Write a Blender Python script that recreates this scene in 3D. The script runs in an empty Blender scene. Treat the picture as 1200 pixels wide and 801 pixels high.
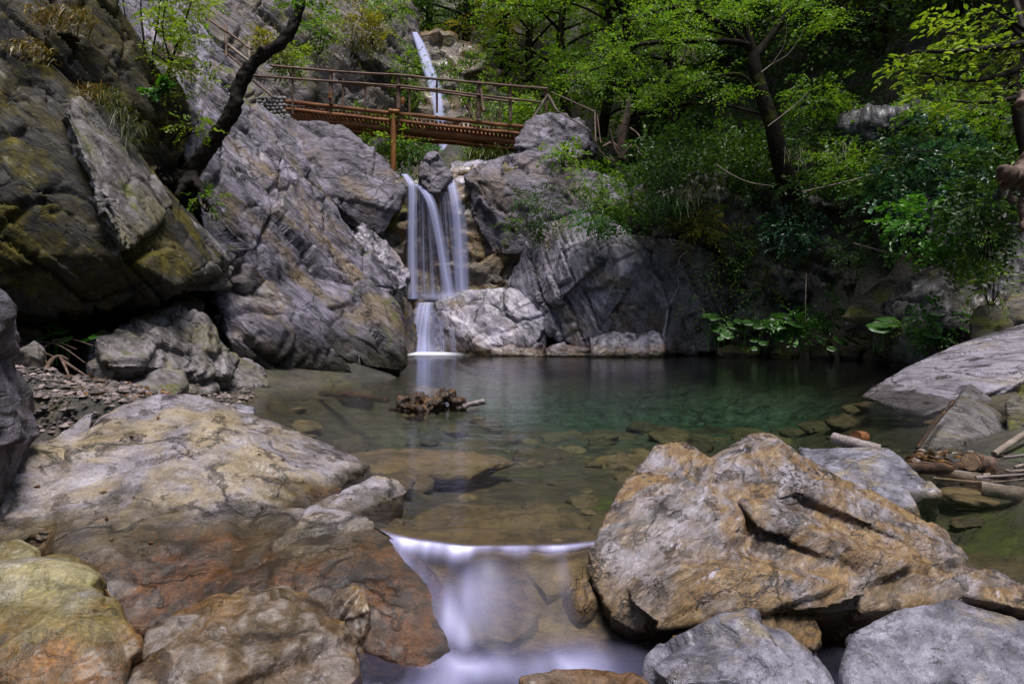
import bpy, bmesh, math, random
import numpy as np
from mathutils import Vector, Matrix

random.seed(7)
RNG = np.random.default_rng(11)
scene = bpy.context.scene
COL = scene.collection
F, HX, HY, CAMZ = 800.0, 600.0, 365.0, 1.0


def P(px, py, d):
    """photo pixel + distance -> world point"""
    return np.array([(px - HX) * d / F, d, CAMZ - (py - HY) * d / F])


def W(px, py, z=0.0):
    """photo pixel on the level z"""
    d = (CAMZ - z) * F / (py - HY)
    return P(px, py, d)


# ------------------------------------------------------------------ noise
def _hash(ix, iy, iz, seed):
    h = (ix.astype(np.int64) * 374761393 + iy.astype(np.int64) * 668265263 + iz.astype(np.int64) * 2147483647 + seed * 1274126177) & 0xFFFFFFFF
    h = ((h ^ (h >> 13)) * 1274126177) & 0xFFFFFFFF
    h = ((h ^ (h >> 16)) * 2246822519) & 0xFFFFFFFF
    return h ^ (h >> 15)


def _rnd(ix, iy, iz, seed):
    return _hash(ix, iy, iz, seed).astype(np.float64) / 4294967295.0


def vnoise(p, seed=0):
    i = np.floor(p).astype(np.int64)
    f = p - i
    u = f * f * f * (f * (f * 6 - 15) + 10)
    r = 0
    for dx in (0, 1):
        wx = u[:, 0] if dx else 1 - u[:, 0]
        for dy in (0, 1):
            wy = u[:, 1] if dy else 1 - u[:, 1]
            for dz in (0, 1):
                wz = u[:, 2] if dz else 1 - u[:, 2]
                r = r + _rnd(i[:, 0] + dx, i[:, 1] + dy, i[:, 2] + dz, seed) * wx * wy * wz
    return r * 2 - 1


def fbm(p, octaves=4, seed=0, gain=0.5):
    a, s, r = 1.0, 1.0, 0.0
    for k in range(octaves):
        r = r + a * vnoise(p * s + 17.3 * k, seed + k)
        a *= gain
        s *= 2.03
    return r


def voro(q, seed=0):
    """nearest cell: F1, F2, offset, plane value"""
    i = np.floor(q).astype(np.int64)
    n = len(q)
    f1 = np.full(n, 9.0)
    f2 = np.full(n, 9.0)
    bid = np.zeros((n, 3), np.int64)
    bc = np.zeros((n, 3))
    for dx in (-1, 0, 1):
        for dy in (-1, 0, 1):
            for dz in (-1, 0, 1):
                c = i + np.array([dx, dy, dz])
                pt = c + np.stack([_rnd(c[:, 0], c[:, 1], c[:, 2], seed + k) for k in (1, 2, 3)], 1)
                d = np.linalg.norm(q - pt, axis=1)
                nearer = d < f1
                f2 = np.where(nearer, f1, np.minimum(f2, d))
                f1 = np.where(nearer, d, f1)
                bid[nearer] = c[nearer]
                bc[nearer] = pt[nearer]
    off = _rnd(bid[:, 0], bid[:, 1], bid[:, 2], seed + 7) * 2 - 1
    g = np.stack([_rnd(bid[:, 0], bid[:, 1], bid[:, 2], seed + k) * 2 - 1 for k in (8, 9, 10)], 1)
    return f1, f2, off, np.sum(g * (q - bc), 1)


def strata(q, th, cell, seed, warp, stretch=1.0):
    """bedded blocks: layer number from q.z, jointed into 2-D cells inside every layer"""
    u = q[:, 2] / th + warp[:, 2] * .14
    u = u + .95 * vnoise(np.stack([u * .55, u * 0, u * 0], 1), seed + 5)
    L = np.floor(u).astype(np.int64)
    f = u - L
    p = q[:, :2] / (cell * np.array([stretch, 1.0])) + warp[:, :2] * .16 + np.stack([_rnd(L, L * 0, L * 0, seed + 11), _rnd(L, L * 0, L * 0, seed + 12)], 1) * 7
    i = np.floor(p).astype(np.int64)
    n = len(q)
    f1, f2 = np.full(n, 9.0), np.full(n, 9.0)
    bid, bc = np.zeros((n, 2), np.int64), np.zeros((n, 2))
    for dx in (-1, 0, 1):
        for dy in (-1, 0, 1):
            c = i + np.array([dx, dy])
            pt = c + np.stack([_rnd(c[:, 0], c[:, 1], L, seed + k) for k in (1, 2)], 1)
            d = np.linalg.norm(p - pt, axis=1)
            nearer = d < f1
            f2 = np.where(nearer, f1, np.minimum(f2, d))
            f1 = np.where(nearer, d, f1)
            bid[nearer] = c[nearer]
            bc[nearer] = pt[nearer]
    off = _rnd(bid[:, 0], bid[:, 1], L, seed + 7) * 2 - 1
    lay = _rnd(L, L * 0, L * 0, seed + 13) * 2 - 1
    g = np.stack([_rnd(bid[:, 0], bid[:, 1], L, seed + k) * 2 - 1 for k in (8, 9)], 1)
    return f, f2 - f1, .55 * off + .45 * lay, np.sum(g * (p - bc), 1)


def frame_for(n):
    n = np.array(n, float)
    n /= np.linalg.norm(n)
    a = np.array([0, 1, 0]) if abs(n[1]) < 0.8 else np.array([1, 0, 0])
    u = np.cross(a, n)
    u /= np.linalg.norm(u)
    return np.stack([u, np.cross(n, u), n])  # rows


# ------------------------------------------------------------------ mesh helpers
def link(o):
    COL.objects.link(o)
    return o


def tag(o, label=None, cat=None, group=None, kind=None):
    if label: o['label'] = label
    if cat: o['category'] = cat
    if group: o['group'] = group
    if kind: o['kind'] = kind
    return o


def empty(name, loc):
    o = bpy.data.objects.new(name, None)
    o.location = loc
    o.empty_display_size = 0.1
    return link(o)


def mesh_np(name, v, faces, mat, smooth=True, parent=None, origin=None, uv=None):
    """faces: list of int arrays (n,3) / (n,4)"""
    v = np.asarray(v, float)
    if origin is not None:
        v = v - np.asarray(origin, float)
    if isinstance(faces, np.ndarray):
        faces = [faces]
    me = bpy.data.meshes.new(name)
    nl = sum(f.size for f in faces)
    nf = sum(len(f) for f in faces)
    me.vertices.add(len(v))
    me.vertices.foreach_set('co', v.astype(np.float32).ravel())
    me.loops.add(nl)
    me.loops.foreach_set('vertex_index', np.concatenate([f.ravel() for f in faces]).astype(np.int32))
    me.polygons.add(nf)
    tot = np.concatenate([np.full(len(f), f.shape[1]) for f in faces])
    me.polygons.foreach_set('loop_start', np.concatenate([[0], np.cumsum(tot)[:-1]]).astype(np.int32))
    me.polygons.foreach_set('use_smooth', np.full(nf, smooth))
    me.update(calc_edges=True)
    if uv is not None:
        lay = me.uv_layers.new(name='UVMap')
        idx = np.concatenate([f.ravel() for f in faces])
        lay.data.foreach_set('uv', np.asarray(uv, np.float32)[idx].ravel())
    me.validate()
    if mat: me.materials.append(mat)
    o = bpy.data.objects.new(name, me)
    if parent is not None: o.parent = parent
    elif origin is not None: o.location = origin
    return link(o)


def base_of(v):
    return np.array([(v[:, 0].min() + v[:, 0].max()) / 2, (v[:, 1].min() + v[:, 1].max()) / 2, v[:, 2].min()])


class MB:
    """collects pieces into one mesh"""
    def __init__(s): s.v, s.f3, s.f4, s.n = [], [], [], 0

    def add(s, v, f):
        v = np.asarray(v, float)
        f = np.asarray(f, int)
        (s.f3 if f.shape[1] == 3 else s.f4).append(f + s.n)
        s.v.append(v)
        s.n += len(v)

    def tube(s, pts, rad, sides=8, rough=0.0, seed=0, cap=True):
        pts = np.asarray(pts, float)
        n = len(pts)
        rad = np.broadcast_to(np.asarray(rad, float), (n,)) if np.ndim(rad) == 0 or len(np.atleast_1d(rad)) == n else np.interp(np.linspace(0, 1, n), np.linspace(0, 1, len(rad)), rad)
        t = np.gradient(pts, axis=0)
        t /= np.linalg.norm(t, axis=1)[:, None] + 1e-9
        ref = np.array([0.0, 0, 1]) if abs(t[0][2]) < 0.9 else np.array([1.0, 0, 0])
        rings = []
        u = np.cross(t[0], ref)
        for k in range(n):
            u = u - t[k] * np.dot(u, t[k])
            u /= np.linalg.norm(u) + 1e-9
            w = np.cross(t[k], u)
            a = np.linspace(0, 2 * math.pi, sides, endpoint=False)
            r = rad[k]
            if rough: r = r * (1 + rough * RNG.uniform(-1, 1, sides))[:, None]
            rings.append(pts[k] + (np.cos(a)[:, None] * u + np.sin(a)[:, None] * w) * r)
        v = np.concatenate(rings)
        i = np.arange(sides)
        f = np.concatenate([np.stack([k * sides + i, k * sides + (i + 1) % sides, (k + 1) * sides + (i + 1) % sides, (k + 1) * sides + i], 1) for k in range(n - 1)])
        s.add(v, f)
        if cap:
            for k in (0, n - 1):
                ring = rings[k]
                s.add(np.vstack([ring, pts[k]]), np.stack([i, (i + 1) % sides, np.full(sides, sides)], 1))
        return s

    def box(s, c, size, rot=None):
        x = np.array([[a, b, d] for a in (-.5, .5) for b in (-.5, .5) for d in (-.5, .5)]) * np.array(size)
        if rot is not None: x = x @ np.array(rot).T
        s.add(x + np.array(c), [[0, 1, 3, 2], [4, 6, 7, 5], [0, 4, 5, 1], [2, 3, 7, 6], [0, 2, 6, 4], [1, 5, 7, 3]])
        return s

    def build(s, name, mat, parent=None, smooth=True, origin='base', uv=None):
        v = np.concatenate(s.v)
        f = [np.concatenate(x) for x in (s.f3, s.f4) if x]
        if parent is not None:
            origin = np.array(parent.matrix_world.translation) if parent.parent is None and False else np.array(parent.location) if parent.parent is None else np.array(parent.parent.location)
        elif isinstance(origin, str):
            origin = base_of(v)
        return mesh_np(name, v, f, mat, smooth, parent, origin, uv)


def spline(pts, n=24):
    """Catmull-Rom through the points"""
    p = np.asarray(pts, float)
    p = np.vstack([2 * p[0] - p[1], p, 2 * p[-1] - p[-2]])
    m = len(p) - 3
    out = []
    for t in np.linspace(0, m - 1e-6, n):
        i = int(t)
        f = t - i
        a, b, c, d = p[i:i + 4]
        out.append(0.5 * (2 * b + (c - a) * f + (2 * a - 5 * b + 4 * c - d) * f * f + (3 * b - a - 3 * c + d) * f ** 3))
    return np.array(out)


# ------------------------------------------------------------------ materials
class NT:
    def __init__(s, name):
        s.m = bpy.data.materials.new(name)
        s.m.use_nodes = True
        s.t = s.m.node_tree
        s.t.nodes.clear()
        s.out = s.t.nodes.new('ShaderNodeOutputMaterial')
        s.geo = s.t.nodes.new('ShaderNodeNewGeometry')
        s.pos = s.geo.outputs['Position']

    def node(s, kind, **kw):
        n = s.t.nodes.new('ShaderNode' + kind)
        for k, v in kw.items():
            if hasattr(n, k): setattr(n, k, v)
        return n

    def put(s, sock, val):
        if isinstance(val, bpy.types.NodeSocket): s.t.links.new(val, sock)
        elif isinstance(val, (tuple, list)) and len(val) == 3 and sock.type == 'RGBA': sock.default_value = (*val, 1)
        else: sock.default_value = val

    def mapping(s, vec, rot=(0, 0, 0), scale=(1, 1, 1), loc=(0, 0, 0)):
        n = s.node('Mapping')
        s.put(n.inputs['Vector'], vec)
        n.inputs['Rotation'].default_value = rot
        n.inputs['Scale'].default_value = scale
        n.inputs['Location'].default_value = loc
        return n.outputs[0]

    def noise(s, vec, scale, detail=4, rough=0.55, dist=0.0, color=False):
        n = s.node('TexNoise')
        s.put(n.inputs['Vector'], vec)
        for k, v in (('Scale', scale), ('Detail', detail), ('Roughness', rough), ('Distortion', dist)): n.inputs[k].default_value = v
        return n.outputs['Color' if color else 'Fac']

    def voro(s, vec, scale, feature='DISTANCE_TO_EDGE'):
        n = s.node('TexVoronoi', feature=feature)
        s.put(n.inputs['Vector'], vec)
        n.inputs['Scale'].default_value = scale
        return n.outputs['Distance']

    def ramp(s, fac, stops, interp='LINEAR'):
        n = s.node('ValToRGB')
        s.put(n.inputs[0], fac)
        r = n.color_ramp
        r.interpolation = interp
        while len(r.elements) > 1: r.elements.remove(r.elements[-1])
        for k, (p, c) in enumerate(stops):
            e = r.elements[0] if k == 0 else r.elements.new(p)
            e.position = p
            e.color = (c, c, c, 1) if not isinstance(c, (tuple, list)) else (*c, 1)
        return n.outputs[0]

    def mix(s, fac, a, b, mode='MIX'):
        n = s.node('Mix', data_type='RGBA', blend_type=mode)
        s.put(n.inputs[0], fac)
        s.put(n.inputs[6], a)
        s.put(n.inputs[7], b)
        return n.outputs[2]

    def math(s, op, a, b=0.0, clamp=False):
        n = s.node('Math', operation=op)
        n.use_clamp = clamp
        s.put(n.inputs[0], a)
        s.put(n.inputs[1], b)
        return n.outputs[0]

    def vadd(s, a, b, k=1.0):
        m = s.node('VectorMath', operation='MULTIPLY_ADD')
        s.put(m.inputs[0], b)
        m.inputs[1].default_value = (k, k, k)
        s.put(m.inputs[2], a)
        return m.outputs[0]

    def smooth(s, x, lo, hi):
        n = s.node('MapRange', interpolation_type='SMOOTHSTEP')
        s.put(n.inputs[0], x)
        n.inputs[1].default_value = lo
        n.inputs[2].default_value = hi
        return n.outputs[0]

    def bump(s, h, dist, strength=1.0, normal=None):
        n = s.node('Bump')
        n.inputs['Strength'].default_value = strength
        n.inputs['Distance'].default_value = dist
        s.put(n.inputs['Height'], h)
        if normal is not None: s.put(n.inputs['Normal'], normal)
        return n.outputs[0]

    def sep(s, v):
        n = s.node('SeparateXYZ')
        s.put(n.inputs[0], v)
        return n.outputs

    def principled(s, **kw):
        n = s.node('BsdfPrincipled')
        for k, v in kw.items(): s.put(n.inputs[k.replace('_', ' ')], v)
        return n.outputs[0]

    def finish(s, sh, vol=None):
        if sh is not None: s.t.links.new(sh, s.out.inputs['Surface'])
        if vol is not None: s.t.links.new(vol, s.out.inputs['Volume'])
        return s.m


def euler_to_frame(n):
    """Euler angles that turn world into a frame whose z is the bedding normal"""
    R = Matrix([list(r) for r in frame_for(n)])
    return tuple(R.to_euler('XYZ'))


def rock_mat(name, dark, mid, light, tan=None, tan_amt=0.5, moss=0.0, moss_cols=((.02, .03, .006), (.12, .12, .015)), bed=(0, 0, 1), k=4.0, s=1.0,
             stain_or_scatter=None, wet=None, rough=0.55, spots=0.0, pale=0.0, crack=1.0, crack_scale=1.2, bumpk=1.0, veins=0.0, moss_up=0.5, pale_col=(.5, .5, .5), spec=.5, blot=0.0, coat=0.0, blend=.12):
    t = NT(name)
    rp = t.mapping(t.pos, rot=euler_to_frame(bed))
    ps = t.mapping(rp, scale=(.55 if k > 5 else 1, 1, k))
    warp = t.noise(t.pos, 1.1 * s, 3, .5, color=True)
    psw = t.vadd(ps, warp, 0.3)
    n1 = t.noise(t.pos, 0.9 * s, 4, .55)
    n2 = t.noise(psw, 1.7 * s, 9, .66)
    n3 = t.noise(psw, 7.0 * s, 8, .7)
    n4 = t.noise(t.pos, 45 * s, 5, .7)
    col = t.ramp(n2, [(.36, dark), (.49, mid), (.61, light)])
    col = t.mix(t.smooth(n3, .44, .68), t.mix(.3, col, dark), t.mix(.55, col, light))
    if tan:
        m = t.math('MULTIPLY', t.smooth(t.noise(t.vadd(psw, warp, 1.4), .9 * s, 8, .62), .60 - .28 * tan_amt, .78 - .28 * tan_amt), .9)
        tc = t.ramp(n3, [(.3, tan[0]), (.55, tan[1]), (.75, tan[2] if len(tan) > 2 else tan[1])])
        col = t.mix(m, col, tc)
    # grain
    col = t.mix(t.smooth(n4, .35, .7), t.mix(.35, col, (.02, .02, .02), 'MIX'), col)
    n5 = t.noise(t.mapping(rp, scale=(1, 1, min(k, 3))), 150 * s, 3, .7)
    col = t.mix(1, col, t.ramp(n5, [(.34, (.55, .55, .55)), (.58, (1.08, 1.08, 1.08))]), 'MULTIPLY')
    bm_ = None
    if blot:
        bm_ = t.smooth(t.noise(t.vadd(rp, warp, .15), 3.4 * s, 7, .7), .60 - .1 * blot, .66 - .1 * blot)
        col = t.mix(t.math('MULTIPLY', bm_, .9), col, t.mix(1, col, (.24, .21, .20), 'MULTIPLY'))
    if spots:
        sp = t.smooth(t.noise(t.mapping(t.pos, scale=(1, 1, 1.7)), 17 * s, 4, .6), .70 - .12 * spots, .75 - .12 * spots)
        sp = t.math('MULTIPLY', sp, t.smooth(n1, .45, .6))
        col = t.mix(t.math('MULTIPLY', sp, .85), col, (.035, .03, .035))
    if pale:
        pm = t.smooth(t.noise(psw, 5 * s, 9, .75), .66 - .16 * pale, .76 - .16 * pale)
        col = t.mix(t.math('MULTIPLY', pm, .8), col, pale_col)
    if veins:
        v = t.node('TexWave', wave_type='BANDS', bands_direction='Z')
        t.put(v.inputs['Vector'], t.vadd(rp, warp, .5))
        v.inputs['Scale'].default_value = 2.2 * s
        v.inputs['Distortion'].default_value = 5
        v.inputs['Detail'].default_value = 5
        v.inputs['Detail Scale'].default_value = 1.5
        col = t.mix(t.math('MULTIPLY', t.smooth(v.outputs['Fac'], .55, .95), veins), col, t.mix(.5, light, (.6, .56, .55)))
    cw = t.vadd(ps, t.noise(t.pos, 2.5 * s, 5, .6, color=True), .55)
    cd = t.voro(cw, crack_scale * s)
    cm = t.math('MULTIPLY', t.math('SUBTRACT', 1, t.smooth(cd, .0, .035)), t.smooth(t.noise(t.pos, 1.6 * s, 3), .42, .55))
    col = t.mix(t.math('MULTIPLY', cm, .8 * crack), col, (.012, .010, .009))
    cd2 = t.voro(t.vadd(t.mapping(rp, scale=(.7, 1, max(k, 1.5) * 1.3)), t.noise(t.pos, 4 * s, 4, .6, color=True), .35), crack_scale * 2.3 * s)
    cm2 = t.math('MULTIPLY', t.math('SUBTRACT', 1, t.smooth(cd2, .0, .03)), t.smooth(t.noise(t.pos, 2.3 * s, 3), .5, .6))
    col = t.mix(t.math('MULTIPLY', cm2, .75 * crack), col, (.014, .012, .011))
    cm = t.math('MAXIMUM', cm, cm2)
    roughv = t.ramp(n3, [(.3, rough - .12), (.7, rough + .15)])
    if bm_ is not None: roughv = t.mix(bm_, roughv, (.2, .2, .2))
    nz = t.sep(t.geo.outputs['Normal'])[2]
    z = t.sep(t.pos)[2]
    if stain_or_scatter:
        z0, z1, cols = stain_or_scatter  # below z0 full lower colour, fading out at z1
        zz = t.math('ADD', z, t.math('MULTIPLY', t.math('SUBTRACT', t.noise(t.pos, 2.2, 6, .65), .5), .42))
        sc = t.mix(t.smooth(t.noise(t.mapping(t.pos, scale=(1.2, 1.2, .5)), 4.5, 7, .7), .4, .62), cols[0], cols[1])
        if len(cols) > 2:
            sc = t.mix(t.smooth(zz, z0 - blend * .5, z0 + blend), sc, cols[2])
        sc = t.mix(t.smooth(n4, .4, .65), t.mix(.5, sc, (.01, .008, .004)), sc)
        sc = t.mix(1, sc, t.ramp(n3, [(.36, (.42, .40, .40)), (.62, (1.35, 1.3, 1.25))]), 'MULTIPLY')
        sc = t.mix(1, sc, t.ramp(n5, [(.34, (.6, .6, .6)), (.58, (1.1, 1.1, 1.1))]), 'MULTIPLY')
        sc = t.mix(t.math('MULTIPLY', cm, .8 * crack), sc, (.010, .007, .005))
        sm = t.math('SUBTRACT', 1, t.smooth(zz, z0, z1))
        col = t.mix(t.math('MULTIPLY', sm, .93), col, sc)
        roughv = t.mix(sm, roughv, t.ramp(n3, [(.3, .2), (.7, .5)]))
    if moss:
        mm = t.math('ADD', t.noise(t.pos, 1.5 * s, 8, .68), t.math('MULTIPLY', nz, .12 * moss_up))
        mm = t.smooth(mm, .66 - .24 * moss, .78 - .24 * moss)
        mc = t.ramp(t.noise(t.pos, 9 * s, 6, .7), [(.32, moss_cols[0]), (.62, moss_cols[1])])
        col = t.mix(mm, col, mc)
        roughv = t.mix(mm, roughv, (.85, .85, .85))
    if wet is not None:
        zz = t.math('ADD', z, t.math('MULTIPLY', t.math('SUBTRACT', t.noise(t.pos, 3.5, 4), .5), .16))
        wm = t.math('SUBTRACT', 1, t.smooth(zz, wet, wet + .05))
        col = t.mix(wm, col, t.mix(1, col, (.42, .40, .36), 'MULTIPLY'))
        roughv = t.mix(wm, roughv, (.16, .16, .16))
    b = t.bump(n2, .13 * bumpk / s, .9)
    b = t.bump(n3, .045 * bumpk / s, .9, b)
    b = t.bump(n4, .006 * bumpk / s, .8, b)
    b = t.bump(t.math('SUBTRACT', 1, cm), .02 * crack / s, .6, b)
    b = t.bump(n5, .0022 * bumpk / s, .7, b)
    kw = {}
    if coat:
        cb = t.bump(n3, .012 * bumpk / s, .6)
        kw = dict(Coat_Weight=t.math('MULTIPLY', t.smooth(t.noise(t.vadd(rp, warp, .2), 1.9 * s, 6, .65), .44, .58), coat), Coat_Roughness=.28, Coat_Normal=cb)
    sh = t.principled(Base_Color=col, Roughness=roughv, Normal=b, Specular_IOR_Level=spec, **kw)
    return t.finish(sh)


def tint_by_object(m, lo, hi, island=False):
    t = m.node_tree
    p = next(n for n in t.nodes if n.type == 'BSDF_PRINCIPLED')
    src = p.inputs['Base Color'].links[0].from_socket
    oi = t.nodes.new('ShaderNodeObjectInfo')
    r = t.nodes.new('ShaderNodeValToRGB')
    r.color_ramp.elements[0].color = (*lo, 1)
    r.color_ramp.elements[1].color = (*hi, 1)
    geo = next(n for n in t.nodes if n.type == 'NEW_GEOMETRY')
    t.links.new(geo.outputs['Random Per Island'] if island else oi.outputs['Random'], r.inputs[0])
    x = t.nodes.new('ShaderNodeMix')
    x.data_type, x.blend_type = 'RGBA', 'MULTIPLY'
    x.inputs[0].default_value = 1
    t.links.new(src, x.inputs[6])
    t.links.new(r.outputs[0], x.inputs[7])
    t.links.new(x.outputs[2], p.inputs['Base Color'])


def leaf_mat(name, c1, c2, c3=None, rough=.45, trans=.35):
    t = NT(name)
    r = t.geo.outputs['Random Per Island']
    stops = [(0, c1), (.7, c2), (1, c3 or c2)]
    col = t.ramp(r, stops)
    col = t.mix(t.smooth(t.noise(t.pos, .9, 3), .35, .65), t.mix(1, col, (.62, .66, .60), 'MULTIPLY'), col)
    sh = t.principled(Base_Color=col, Roughness=rough)
    tr = t.node('BsdfTranslucent')
    t.put(tr.inputs[0], t.mix(1, col, (1.25, 1.2, .6), 'MULTIPLY'))
    mx = t.node('MixShader')
    mx.inputs[0].default_value = trans
    t.t.links.new(sh, mx.inputs[1])
    t.t.links.new(tr.outputs[0], mx.inputs[2])
    return t.finish(mx.outputs[0])


def wood_mat(name, c1, c2, c3, scale=(1, 1, 1), s=6.0, rough=.7, moss=0.0, bd=.02, spec=.3):
    t = NT(name)
    v = t.mapping(t.pos, scale=scale)
    n = t.noise(v, s, 8, .7)
    f = t.noise(t.pos, s * 9, 5, .7)
    col = t.ramp(n, [(.3, c1), (.52, c2), (.72, c3)])
    col = t.mix(t.smooth(f, .35, .6), t.mix(.5, col, (.01, .008, .006)), col)
    if moss:
        m = t.smooth(t.noise(t.pos, 3.0, 6, .65), .62 - .2 * moss, .72 - .2 * moss)
        col = t.mix(m, col, (.045, .05, .01))
    b = t.bump(n, bd, .8)
    b = t.bump(f, bd * .3, .8, b)
    return t.finish(t.principled(Base_Color=col, Roughness=rough, Normal=b, Specular_IOR_Level=spec))


BED_L = (.586, .38, .706)
LILAC = (.46, .43, .50)
M_grey = rock_mat('layered grey rock', (.020, .017, .022), (.14, .12, .155), (.47, .415, .54), tan=((.09, .055, .02), (.30, .21, .11)), tan_amt=0.45, bed=BED_L, k=2.6, s=.9, moss=.28, rough=.36, pale=.45, pale_col=(.52, .48, .56), blot=.4, wet=.12, crack_scale=1.5, stain_or_scatter=(.15, 1.0, ((.05, .045, .012), (.02, .018, .008))), coat=0.2)
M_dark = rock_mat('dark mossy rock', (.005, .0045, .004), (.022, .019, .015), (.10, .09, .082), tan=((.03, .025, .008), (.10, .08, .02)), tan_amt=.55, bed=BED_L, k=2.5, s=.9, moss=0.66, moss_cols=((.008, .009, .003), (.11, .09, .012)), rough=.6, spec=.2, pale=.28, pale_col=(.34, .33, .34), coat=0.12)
M_face = rock_mat('pale fractured rock', (.028, .022, .018), (.125, .105, .095), (.36, .325, .345), tan=((.07, .06, .025), (.20, .17, .08)), tan_amt=.45, bed=BED_L, k=2.2, s=1.1, moss=.3, rough=.5, pale=.3, spots=.3, pale_col=(.45, .43, .46), coat=0.2, crack_scale=1.4)
M_purple = rock_mat('purple weathered rock', (.022, .017, .024), (.115, .095, .125), (.34, .30, .38), tan=((.14, .09, .06), (.25, .18, .14)), tan_amt=.3, bed=(.3, -.3, .9), k=2, s=.8, rough=.55, pale=.25, spots=.4, bumpk=1.3)
M_back = rock_mat('high cliff rock', (.035, .028, .03), (.17, .135, .145), (.44, .38, .41), tan=((.15, .11, .07), (.30, .24, .17)), tan_amt=.5, bed=BED_L, k=5, s=.45, moss=.42, moss_cols=((.05, .06, .012), (.16, .17, .03)), rough=.6, pale=.4, pale_col=(.48, .43, .46))
M_fallrock = rock_mat('mossy waterfall rock', (.015, .011, .007), (.08, .06, .035), (.24, .19, .14), tan=((.06, .03, .008), (.20, .11, .03)), tan_amt=.7, k=1.5, s=.8, moss=.52, moss_cols=((.02, .022, .004), (.16, .14, .012)), rough=.35, moss_up=.2, coat=0.4)
M_lilac = rock_mat('smooth lilac rock', (.035, .03, .042), (.15, .13, .172), (.40, .355, .45), tan=((.16, .10, .05), (.26, .18, .10)), tan_amt=.25, bed=(.5, -.7, .5), k=2.2, s=.8, rough=.38, pale=.12, pale_col=LILAC, wet=.1, crack_scale=.8, veins=.25, bumpk=.6, blot=.3, stain_or_scatter=(.0, .35, ((.14, .07, .02), (.25, .16, .07))), coat=0.3)
M_cliff = rock_mat('dark wet cliff rock', (.010, .009, .009), (.065, .062, .064), (.24, .23, .245), tan=((.03, .02, .008), (.08, .06, .02)), tan_amt=.35, bed=(.1, -.9, .3), k=1, s=.8, moss=.45, moss_cols=((.008, .010, .003), (.07, .075, .012)), rough=.4, pale=.45, pale_col=(.26, .27, .29), moss_up=.2, wet=.1, spec=.25, coat=0.3)
M_fore = rock_mat('smooth tan foreground rock', (.055, .045, .046), (.23, .20, .215), (.43, .39, .46), tan=((.20, .14, .07), (.38, .30, .18)), tan_amt=.55, bed=(.3, .2, .9), k=1.4, s=1.3, rough=.27, spots=.7, pale=.3, pale_col=(.52, .48, .56), crack_scale=.75, bumpk=.65, blot=.55,
                  stain_or_scatter=(-.05, .10, ((.24, .088, .010), (.04, .016, .004), (.14, .105, .02))), wet=.015, coat=0.16)
M_olive = rock_mat('olive stained boulder', (.05, .038, .02), (.19, .16, .10), (.44, .41, .43), tan=((.24, .19, .07), (.42, .36, .18)), tan_amt=.6, s=1.6, k=1.2, rough=.28, spots=.7, crack=.35, bumpk=.6, blot=.2, pale=.4, pale_col=(.5, .47, .53), stain_or_scatter=(-.0, .20, ((.22, .085, .012), (.10, .05, .010), (.17, .15, .025))), coat=0.2)
M_wetolive = rock_mat('wet brown boulder', (.03, .017, .006), (.12, .075, .03), (.35, .30, .28), tan=((.10, .045, .008), (.22, .12, .028)), tan_amt=.6, s=2.0, k=1.3, rough=.14, spots=.3, crack=.3, bumpk=.8, blot=.5, pale=0.28, pale_col=(.46, .43, .48), stain_or_scatter=(-.30, -.06, ((.17, .075, .012), (.075, .036, .01))), coat=0.45)
M_rust = rock_mat('rust and grey boulder', (.030, .022, .020), (.23, .195, .19), (.50, .455, .51), tan=((.12, .045, .007), (.33, .20, .07), (.50, .39, .235)), tan_amt=0.73, bed=(-.65, .2, .72), k=3.0, s=1.9, rough=.38, spots=1.15, pale=.45, pale_col=(.54, .50, .60), crack_scale=.9, bumpk=0.95, blot=.4,
                  stain_or_scatter=(-.16, .06, ((.11, .05, .010), (.035, .018, .007), (.24, .15, .045))), coat=0.15)
M_amber = rock_mat('amber stream rock', (.025, .015, .005), (.10, .06, .018), (.20, .135, .055), s=2.2, rough=.55, crack=.3, bumpk=.7)
M_seep = rock_mat('dark purple seep rock', (.014, .011, .014), (.075, .063, .076), (.25, .225, .27), tan=((.03, .014, .006), (.10, .05, .02)), tan_amt=.45, bed=(.5, -.7, .4), k=2, s=.9, rough=.35, pale=.3, pale_col=(.30, .28, .35), wet=.1, blot=.4, coat=0.3)
M_blue = rock_mat('blue grey stone', (.045, .042, .055), (.19, .18, .23), (.40, .38, .46), tan=((.20, .15, .09), (.32, .25, .15)), tan_amt=.3, s=2.0, k=1.5, rough=.34, spots=.6, crack=.5, bumpk=.8, blot=.35, coat=0.3)
M_slab = rock_mat('pale lilac slab', (.14, .125, .15), (.36, .325, .39), (.52, .475, .56), s=1.0, bed=(.35, .1, .9), k=5, rough=.40, crack=.9, bumpk=.6, wet=.10, blot=.45, spots=.5, tan=((.2, .15, .1), (.36, .30, .22)), tan_amt=.25, crack_scale=.9, coat=0.25)
M_flake = rock_mat('brown grey flake rock', (.06, .05, .045), (.18, .16, .155), (.32, .29, .29), tan=((.10, .08, .03), (.2, .16, .07)), tan_amt=.4, s=2, k=3, bed=(.5, .6, .6), rough=.5, moss=.2, wet=.05)
M_mossstone = rock_mat('mossy bank stone', (.02, .018, .012), (.09, .075, .05), (.22, .19, .16), tan=((.06, .05, .015), (.14, .11, .03)), tan_amt=.5, s=1.4, moss=.6, moss_cols=((.018, .022, .004), (.13, .13, .014)), rough=.6, wet=.05)
M_bed = rock_mat('pool bed stone', (.05, .036, .018), (.16, .12, .06), (.30, .24, .15), tan=((.08, .055, .02), (.24, .18, .09)), tan_amt=.5, s=1.5, crack=.2, bumpk=.5, rough=.7)
tint_by_object(M_bed, (.35, .32, .28), (1.1, 1.0, .85))
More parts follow.
